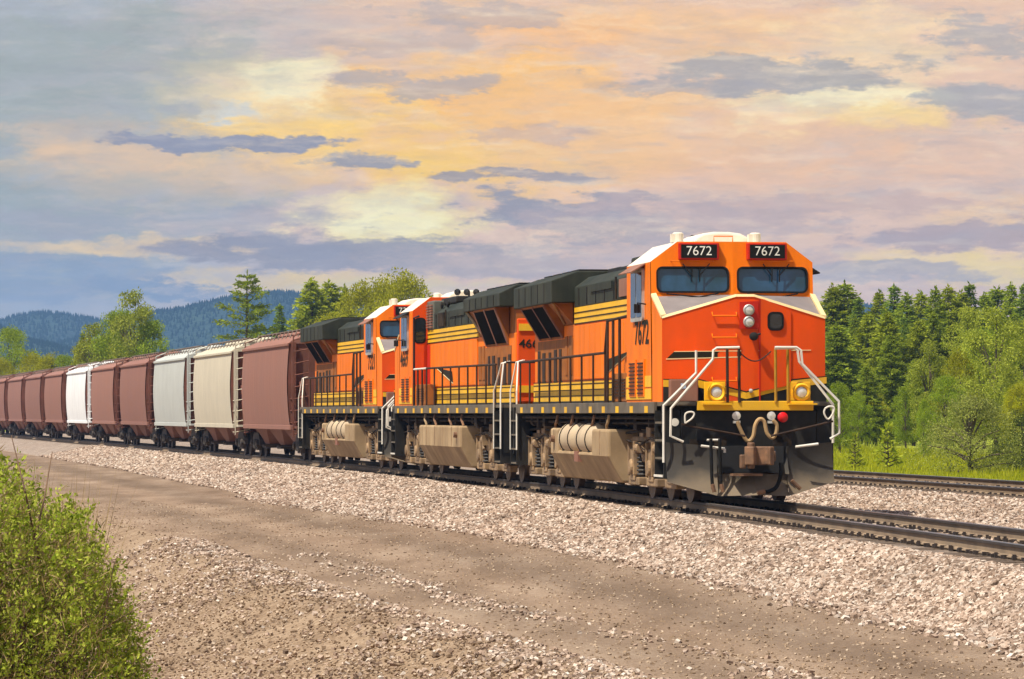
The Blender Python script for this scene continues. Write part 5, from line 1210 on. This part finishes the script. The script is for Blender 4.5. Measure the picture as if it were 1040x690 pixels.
# ------------------------------------------------------------------ foreground shrub at lower left
def front_shrub():
    R = empty('leafy_shrub'); BY = 40.; bx = -4.9; bz = float(zground(bx, BY)); R.location = (bx, BY, bz)
    def env(x):   # top of the shrub over world x
        return np.interp(x, [-7, -5.2, -4.75, -4.35, -4.05, -3.8, -3.62, -3.46], [1.5, 1.68, 1.64, 1.45, 1.18, .80, .25, -.6])
    n = 6200
    x = rng.uniform(-6.6, -3.50, n); y = BY+rng.normal(0, .75, n); top = env(x+rng.normal(0, .05, n))+.10*np.sin(x*9)+.08*np.sin(y*7+x*3)-.25*((y-BY)/1.2)**2
    z = top-(top-bz-.1)*rng.uniform(0, 1, n)**1.25
    P = np.stack([x, y, z], 1)
    D = np.stack([(x-bx)*.35+rng.normal(0, .35, n), (y-BY)*.3+rng.normal(0, .35, n)-.15, .75+rng.normal(0, .35, n)], 1); D /= np.linalg.norm(D, axis=1)[:, None]
    C = []; DD = []
    m = 16
    for j in range(m):
        t = j/m*.30
        q = P+D*t+rng.normal(0, .015, (n, 3)); C.append(q); DD.append(D*.6+rng.normal(0, .75, (n, 3)))
    C = np.concatenate(C)-np.array([bx, BY, bz]); DD = np.concatenate(DD); l = rng.uniform(.018, .06, len(C))*np.repeat(rng.uniform(.7, 1.35, (1, n)), m, 0).ravel(); V, F = sprays(C, DD, l, l*.5)
    lv = np_mesh('leaves', V, F, BUSHL, R); lv['kind'] = 'stuff'
    # dry leaves and stalks woven through
    kk = rng.uniform(0, 1, n) < .5; Pd = P[kk]; nd = len(Pd); Cd = []; Dd = []
    for j in range(7): Cd.append(Pd+rng.normal(0, .10, (nd, 3))); Dd.append(np.stack([rng.normal(.2, .5, nd), rng.normal(0, .5, nd), rng.normal(.6, .5, nd)], 1))
    Cd = np.concatenate(Cd)-np.array([bx, BY, bz]); V, F = sprays(Cd, np.concatenate(Dd), rng.uniform(.06, .20, len(Cd)), .010); dv = np_mesh('dry_stalks', V, F, DRY, R); dv['kind'] = 'stuff'
    b = MB()
    for i in range(240):
        q = P[rng.integers(0, n)]+rng.normal(0, .05, 3); base = np.array([bx+rng.normal(0, .55), BY+rng.normal(0, .35), bz-.1]); mid = base*.45+q*.55+np.array([0, 0, .25])
        b.tube([tuple(base-np.array([bx, BY, bz])), tuple(mid-np.array([bx, BY, bz])), tuple(q-np.array([bx, BY, bz]))], .012, 4, .004)
    for (p0, p1, p2) in [((-4.0, -.6), (-3.75, .25), (-3.62, .95)), ((-3.9, -.9), (-3.6, -.45), (-3.2, -.15)), ((-4.0, -1.0), (-3.55, -.75), (-3.0, -.62)), ((-4.2, -.7), (-3.8, .3), (-3.45, .5)), ((-3.8, -1.1), (-3.5, -.9), (-3.25, -1.0)), ((-4.4, .9), (-4.25, 1.5), (-4.2, 1.95)), ((-4.3, .9), (-4.4, 1.6), (-4.55, 2.1))]:
        yy = BY-.6; b.tube([(q[0]-bx, yy-BY+rng.normal(0, .1), q[1]-bz) for q in (p0, p1, p2)], .013, 5, .004)
    st = b.build('stems', TWIG, R, fix=False); st['kind'] = 'stuff'
    tag(R, 'large leafy green shrub with dry stalks in the lower left corner', 'shrub')
    return R
front_shrub()
# dry grass stalks beside it
n = 500; x = rng.uniform(-6.2, -4.1, n); y = 41.3+rng.normal(0, .4, n); zb = zground(x, y)
V, F = sprays(np.stack([x, y, zb+.5], 1), np.stack([rng.normal(0, .18, n), rng.normal(0, .18, n), np.ones(n)], 1), 1.45-zb-.2+rng.uniform(-.5, .25, n), .012)
o = np_mesh('dry_grass_stalks', V, F, DRY); o['kind'] = 'stuff'; tag(o, 'dry tan grass stalks standing up behind the lower left shrub', 'grass')

# ------------------------------------------------------------------ hills
HILLM = ground_mat('forested_hillside', [(.2, (.010, .028, .026)), (.5, (.018, .042, .036)), (.8, (.030, .058, .042))], .02, .08, 1.0, bdist=6)  # bluish base: part of the distance haze is painted into the colour
FORM = leaf_mat('far_forest_needles', (.014, .036, .034), (.020, .046, .040), 0)  # needles carry the same painted haze tint as the slopes
def hill(Yc, depth, prof, seed):
    pxs = np.arange(-160, 1210, 4.); ridge = np.interp(pxs, [p[0] for p in prof], [p[1] for p in prof]); r2 = np.random.default_rng(seed)
    X = (pxs-520)/FPX*Yc; H = CAMZ+(HOR-ridge)/FPX*Yc-4
    ts = np.linspace(0, 1, 16); rowsV = []
    for t in ts:
        yy = Yc-depth*(1-t); k = math.sin(t*PI/2)**.8; rowsV.append(np.stack([X*(yy/Yc)**.3, np.full_like(X, yy), H*k-6*(1-k)+6*np.sin(X*.012+t*7)*np.sin(t*PI)], 1))
    rowsV.append(np.stack([X, np.full_like(X, Yc+depth*.7), np.full_like(X, -5)], 1))
    V = np.concatenate(rowsV); nc = len(X); nr = len(rowsV); i = (np.arange(nr-1)[:, None]*nc+np.arange(nc-1)[None]).ravel(); F = np.stack([i, i+1, i+nc+1, i+nc], 1)
    o = np_mesh('hill', V, F, HILLM, smooth=True); o['kind'] = 'structure'
    # trees all over the slope
    n = 22000; ii = r2.integers(0, len(F)-nc, n); a = r2.uniform(0, 1, (n, 1)); c = r2.uniform(0, 1, (n, 1)); P = V[F[ii, 0]]*(1-a)*(1-c)+V[F[ii, 1]]*a*(1-c)+V[F[ii, 2]]*a*c+V[F[ii, 3]]*(1-a)*c
    h = r2.uniform(2.2, 5.0, n)*Yc/4000
    return P, h
def hill_forest(parts):
    P = np.concatenate([p for p, h in parts]); h = np.concatenate([h for p, h in parts]); n = len(P); w = h*.30
    ang = np.linspace(0, 2*PI, 6)[:-1]; V = np.zeros((n, 6, 3)); V[:, 5] = P+np.stack([0*h, 0*h, h], 1)
    for k, a in enumerate(ang): V[:, k] = P+np.stack([w*math.cos(a), w*math.sin(a), -h*.15], 1)
    F = np.array([(k, (k+1) % 5, 5) for k in range(5)]); F = (F[None]+(np.arange(n)*6)[:, None, None]).reshape(-1, 3)
    o = np_mesh('hill_forest', V.reshape(-1, 3), F, FORM); o['kind'] = 'stuff'; tag(o, 'dark blue conifer forest covering the far hills', 'forest')
hp = [hill(4200, 900, [(-160, 330), (0, 327), (30, 319), (50, 317), (80, 320), (105, 325), (130, 330), (165, 330), (300, 335), (1200, 345)], 1),
      hill(3600, 700, [(-160, 345), (60, 352), (120, 335), (155, 319), (200, 311), (240, 300), (280, 293), (300, 293), (340, 302), (400, 309), (440, 303), (460, 300), (480, 303), (560, 312), (700, 330), (860, 308), (880, 309), (1000, 325), (1200, 330)], 2),
      hill(2900, 500, [(-160, 315), (0, 326), (30, 342), (60, 348), (100, 358), (150, 366), (300, 390), (1200, 400)], 3)]
hill_forest(hp)

# ------------------------------------------------------------------ haze
hz = MB().box(-3800, 3800, -300, 5200, -8, 140).build('haze', mat('placeholder_haze', (1, 1, 1)))
hm = bpy.data.materials.new('haze_air'); hm.use_nodes = True; N = hm.node_tree.nodes; N.clear()
pv = N.new('ShaderNodeVolumePrincipled'); pv.inputs['Color'].default_value = (.30, .55, 1, 1); pv.inputs['Density'].default_value = .00013; pv.inputs['Anisotropy'].default_value = 0.
ot = N.new('ShaderNodeOutputMaterial'); hm.node_tree.links.new(pv.outputs[0], ot.inputs['Volume'])
hz.data.materials.clear(); hz.data.materials.append(hm); hz['kind'] = 'stuff'
tag(hz, 'thin blue haze lying between the train and the far hills', 'haze')
